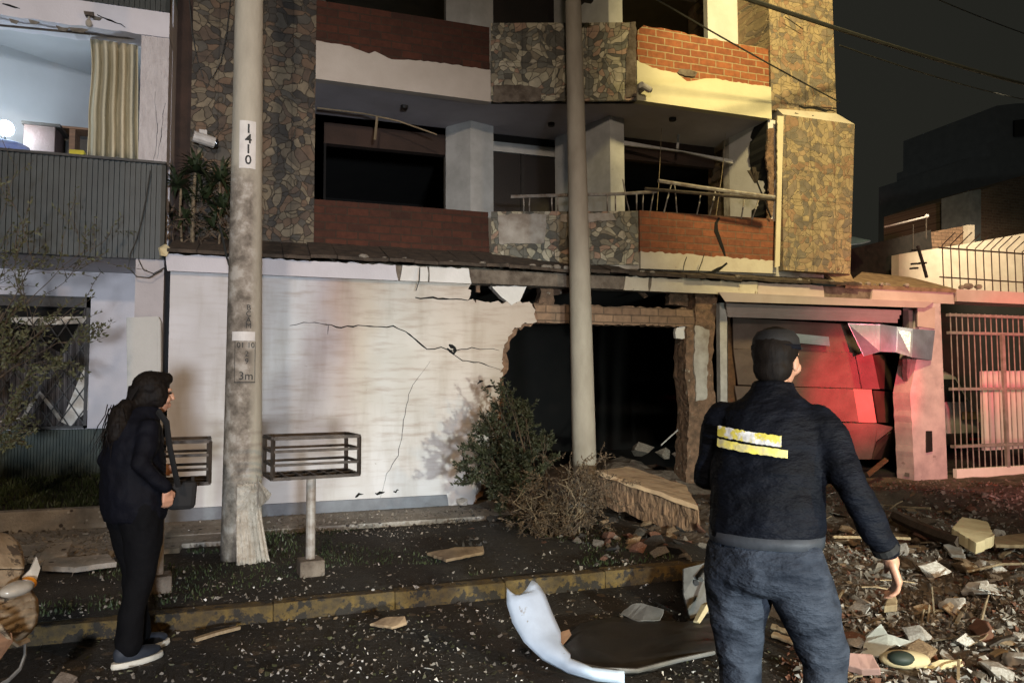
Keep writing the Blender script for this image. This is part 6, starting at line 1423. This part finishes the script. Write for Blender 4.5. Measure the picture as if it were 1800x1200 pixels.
mb.tube([G(1710, 1108, .05), G(1740, 1108, .06), G(1765, 1098, .07), G(1795, 1080, .08)], [.011, .009, .007, .005], 6); mb.tube([G(1765, 1098, .07), G(1770, 1112, .04)], .004, 5)
obj('forked_branch', mb, 'twig_pale', label='forked pale bare branch in the right foreground', cat='branch')
obj('snapped_trim', MB().tube([G(1224, 1094, .04), G(1240, 1066, .1), G(1252, 1058, .11), G(1276, 1030, .2)], [.014, .02, .012, .010], 5, 1.6), 'foam_cream', label='snapped cream trim strip leaning at the left leg of the policeman', cat='trim')
stick([(1165, 782), (1190, 762), (1204, 745)], [.5, .62, .72], .012, 'frame_white', 'thin pale rod leaning inside the dark hole') if False else None
obj('thin_rod', MB().tube([P(1162, 782, 8.6), P(1204, 744, 8.4)], .010, 5), 'frame_white', label='thin pale rod leaning inside the dark hole', cat='rod')
obj('cable_in_hole', MB().tube([P(1204, 560, 8.35), P(1207, 640, 8.3), P(1204, 740, 8.4)], .006, 5), 'frame_white', label='thin cable hanging at the right edge of the dark hole', cat='cable')
rr = random.Random(15)
for (px, py, Y, s, m_, lab) in ((1130, 790, 8.9, .22, 'rubble_grey', 'large dim rubble lump just inside the dark hole'), (1165, 795, 8.7, .15, 'rubble_grey', 'rounded dim rubble lump below the leaning rod'), (1190, 798, 8.6, .09, 'rubble_white', 'small paler lump at the right inside the hole'), (812, 890, 8.15, .10, 'rubble_white', 'square plaster-faced brick lump at the end of the skirting'), (1185, 850, 8.1, .2, 'rubble_brick', 'brick lump wedged behind the fallen wall block'), (860, 885, 7.9, .13, 'rubble_grey', 'grey lump beside the broken wall end'), (895, 893, 7.8, .10, 'rubble_brick', 'brick lump behind the fallen shrub'), (1085, 850, 8.0, .18, 'asphalt_chunk', 'dark lump behind the plain pole')):
    p = P(px, py, Y); me = with_mat(rr.choice(chunks), m_); o = bpy.data.objects.new('rubble_chunk', me); COL.objects.link(o); o.scale = (s*1.2, s, s*.9); o.rotation_euler = (rr.uniform(-.3, .3), rr.uniform(-.3, .3), rr.uniform(0, 6)); o.location = (p.x, p.y, max(gz(p.x, p.y)+s*.35, .2 if Y < 8.5 else p.z)); tag(o, lab, 'rubble')
# a heap inside the hole that carries the lumps
mb = MB(); nx, ny = 26, 12
for j in range(ny+1):
    for i in range(nx+1):
        x = 2.5+3.6*i/nx; y = 7.9+1.9*j/ny; e = math.sin(math.pi*i/nx)*min(1, (j)/4)
        mb.v.append(V(x, y, .13+e*(.16+.22*noise.noise(V(x*3, y*3, 5))+.15*(x > 4.3))))
for j in range(ny):
    for i in range(nx): a = j*(nx+1)+i; mb.f.append((a, a+1, a+nx+2, a+nx+1))
obj('rubble_heap', mb, 'rough_concrete', label='dark heap of fine rubble spilling out of the hole', cat='rubble heap', kind='stuff')
# fallen car bumper standing on its end
FB = empty('fallen_bumper', G(1060, 1190, 0), 'curved pale blue-white car bumper standing on its end in the road', 'car bumper')
Lf = [(890, 1033), (892, 1062), (902, 1095), (922, 1128), (955, 1157), (1000, 1180), (1050, 1194), (1098, 1200)]
Rt = [(934, 1020), (950, 1045), (963, 1078), (978, 1112), (979, 1132), (1000, 1158), (1040, 1175), (1097, 1181)]
ys = [3.95, 3.90, 3.84, 3.76, 3.68, 3.60, 3.52, 3.46]
mb = MB(); nC = 8; rowsv = []
def lerp(a, b, t): return a+(b-a)*t
for k in range(29):
    u = k/28*7; i = min(6, int(u)); f = u-i
    lx, ly = lerp(Lf[i][0], Lf[i+1][0], f), lerp(Lf[i][1], Lf[i+1][1], f); rx, ry = lerp(Rt[i][0], Rt[i+1][0], f)+(6 if 0 < u < 5 else 0), lerp(Rt[i][1], Rt[i+1][1], f); y = lerp(ys[i], ys[i+1], f)
    row = []
    for c in range(nC+1):
        t = c/nC; bow = math.sin(math.pi*t); dip = 22*bow*(1 if k == 0 else 0)*(1) if k == 0 else (16*bow if k == 1 else (8*bow if k == 2 else 0))
        row.append(P(lerp(lx, rx, t), lerp(ly, ry, t)+dip, y-.035*bow))
    rowsv.append(row)
rows_to(mb, rowsv); zmin = min(p.z for p in mb.v)
o = obj('shell', mb, 'bumper_white', FB, smooth=True); s_ = o.modifiers.new('t', 'SOLIDIFY'); s_.thickness = .012
mb = MB().sheet([P(978, 1114, 3.82), P(996, 1108, 3.86), P(1000, 1118, 3.86), P(982, 1140, 3.74)], .02).tube([P(984, 1142, 3.7), P(1008, 1168, 3.62), P(1045, 1183, 3.55)], .012, 6); obj('bracket', mb, 'wood_brown', FB)
DK = empty('dark_car_panel', G(1120, 1150, 0), 'large dark dented car panel lying behind the fallen bumper', 'car panel')
mb = MB(); Lk = [(985, 1128), (1020, 1100), (1075, 1084), (1140, 1088), (1200, 1096), (1262, 1086)]; Rk = [(1000, 1160), (1040, 1178), (1090, 1186), (1150, 1178), (1205, 1160), (1262, 1148)]; rws = []
for i in range(6):
    a = G(*Lk[i], .02); b = G(*Rk[i], .02); rws.append([a+(b-a)*(j/8)+Vector((0, 0, (.015+.02*math.sin(i*1.9))*math.sin(math.pi*min(1, j/8*.93))*(1 if i else .3)+.05*abs(noise.noise(Vector((i*2.1, j*1.4, 9))))+.02*noise.noise(Vector((i*1.3, j*.7, 4))))) for j in range(9)])
rows_to(mb, rws); o = obj('panel', mb, 'car_dark', DK, smooth=True); o.modifiers.new('t', 'SOLIDIFY').thickness = .012
obj('panel_lip', MB().tube([G(1000, 1164, .02), G(1060, 1176, .05), G(1120, 1178, .05), G(1190, 1160, .04), G(1255, 1146, .03)], .012, 6), 'fender_grey', DK)
FD = empty('fender_panel', G(1235, 1080, 0), 'grey fender panel with a round hole, half behind the policeman', 'car fender')
obj('panel', MB().sheet([P(1200, 1000, 4.5), P(1232, 992, 4.5), P(1262, 978, 4.55), P(1300, 980, 4.6), P(1310, 1095, 4.3), P(1215, 1100, 4.2), P(1200, 1045, 4.35)], .012), 'fender_grey', FD)
obj('hole', MB().tube([P(1224, 1024, 4.38), P(1224, 1024, 4.42)], .018, 14), 'black_metal', FD)
obj('rolled_edge', MB().tube([P(1232, 1018, 4.36), P(1245, 1000, 4.42), P(1268, 985, 4.48), P(1300, 978, 4.55)], .02, 8), 'fender_grey', FD)
for ch in [c for c in PM.children_recursive if c.type == 'MESH' and c.name.split('.')[0] not in ('jeans', 'boot')]:
    for vv_ in ch.data.vertices:
        vv_.co.y += .17*max(0, vv_.co.z-.95); vv_.co.z -= .02*max(0, vv_.co.z-.95)
# more broken pieces spilling out below the hole
rr = random.Random(140)
spill = [('rubble_grey', 'grey concrete'), ('rubble_brick', 'red brick'), ('rubble_tan', 'tan mortar'), ('asphalt_chunk', 'dark concrete')]
for i in range(34):
    px, py = rr.uniform(1050, 1235), rr.uniform(925, 985); p = G(px, py, .1)
    if p.y > 8.1 or p.x > 5.2: continue
    m_, nm = rr.choice(spill); s_ = rr.uniform(.04, .11); where_ = 'below the front edge of the fallen wall block' if px < 1150 else 'between the fallen wall block and the policeman'
    lump('c', p.x, p.y, s_, m_, '%s broken %s piece %s' % ('small' if s_ < .06 else 'middling' if s_ < .085 else 'big', nm, where_), 'rubble', 'broken %s pieces %s' % (nm, where_), .5, rr)
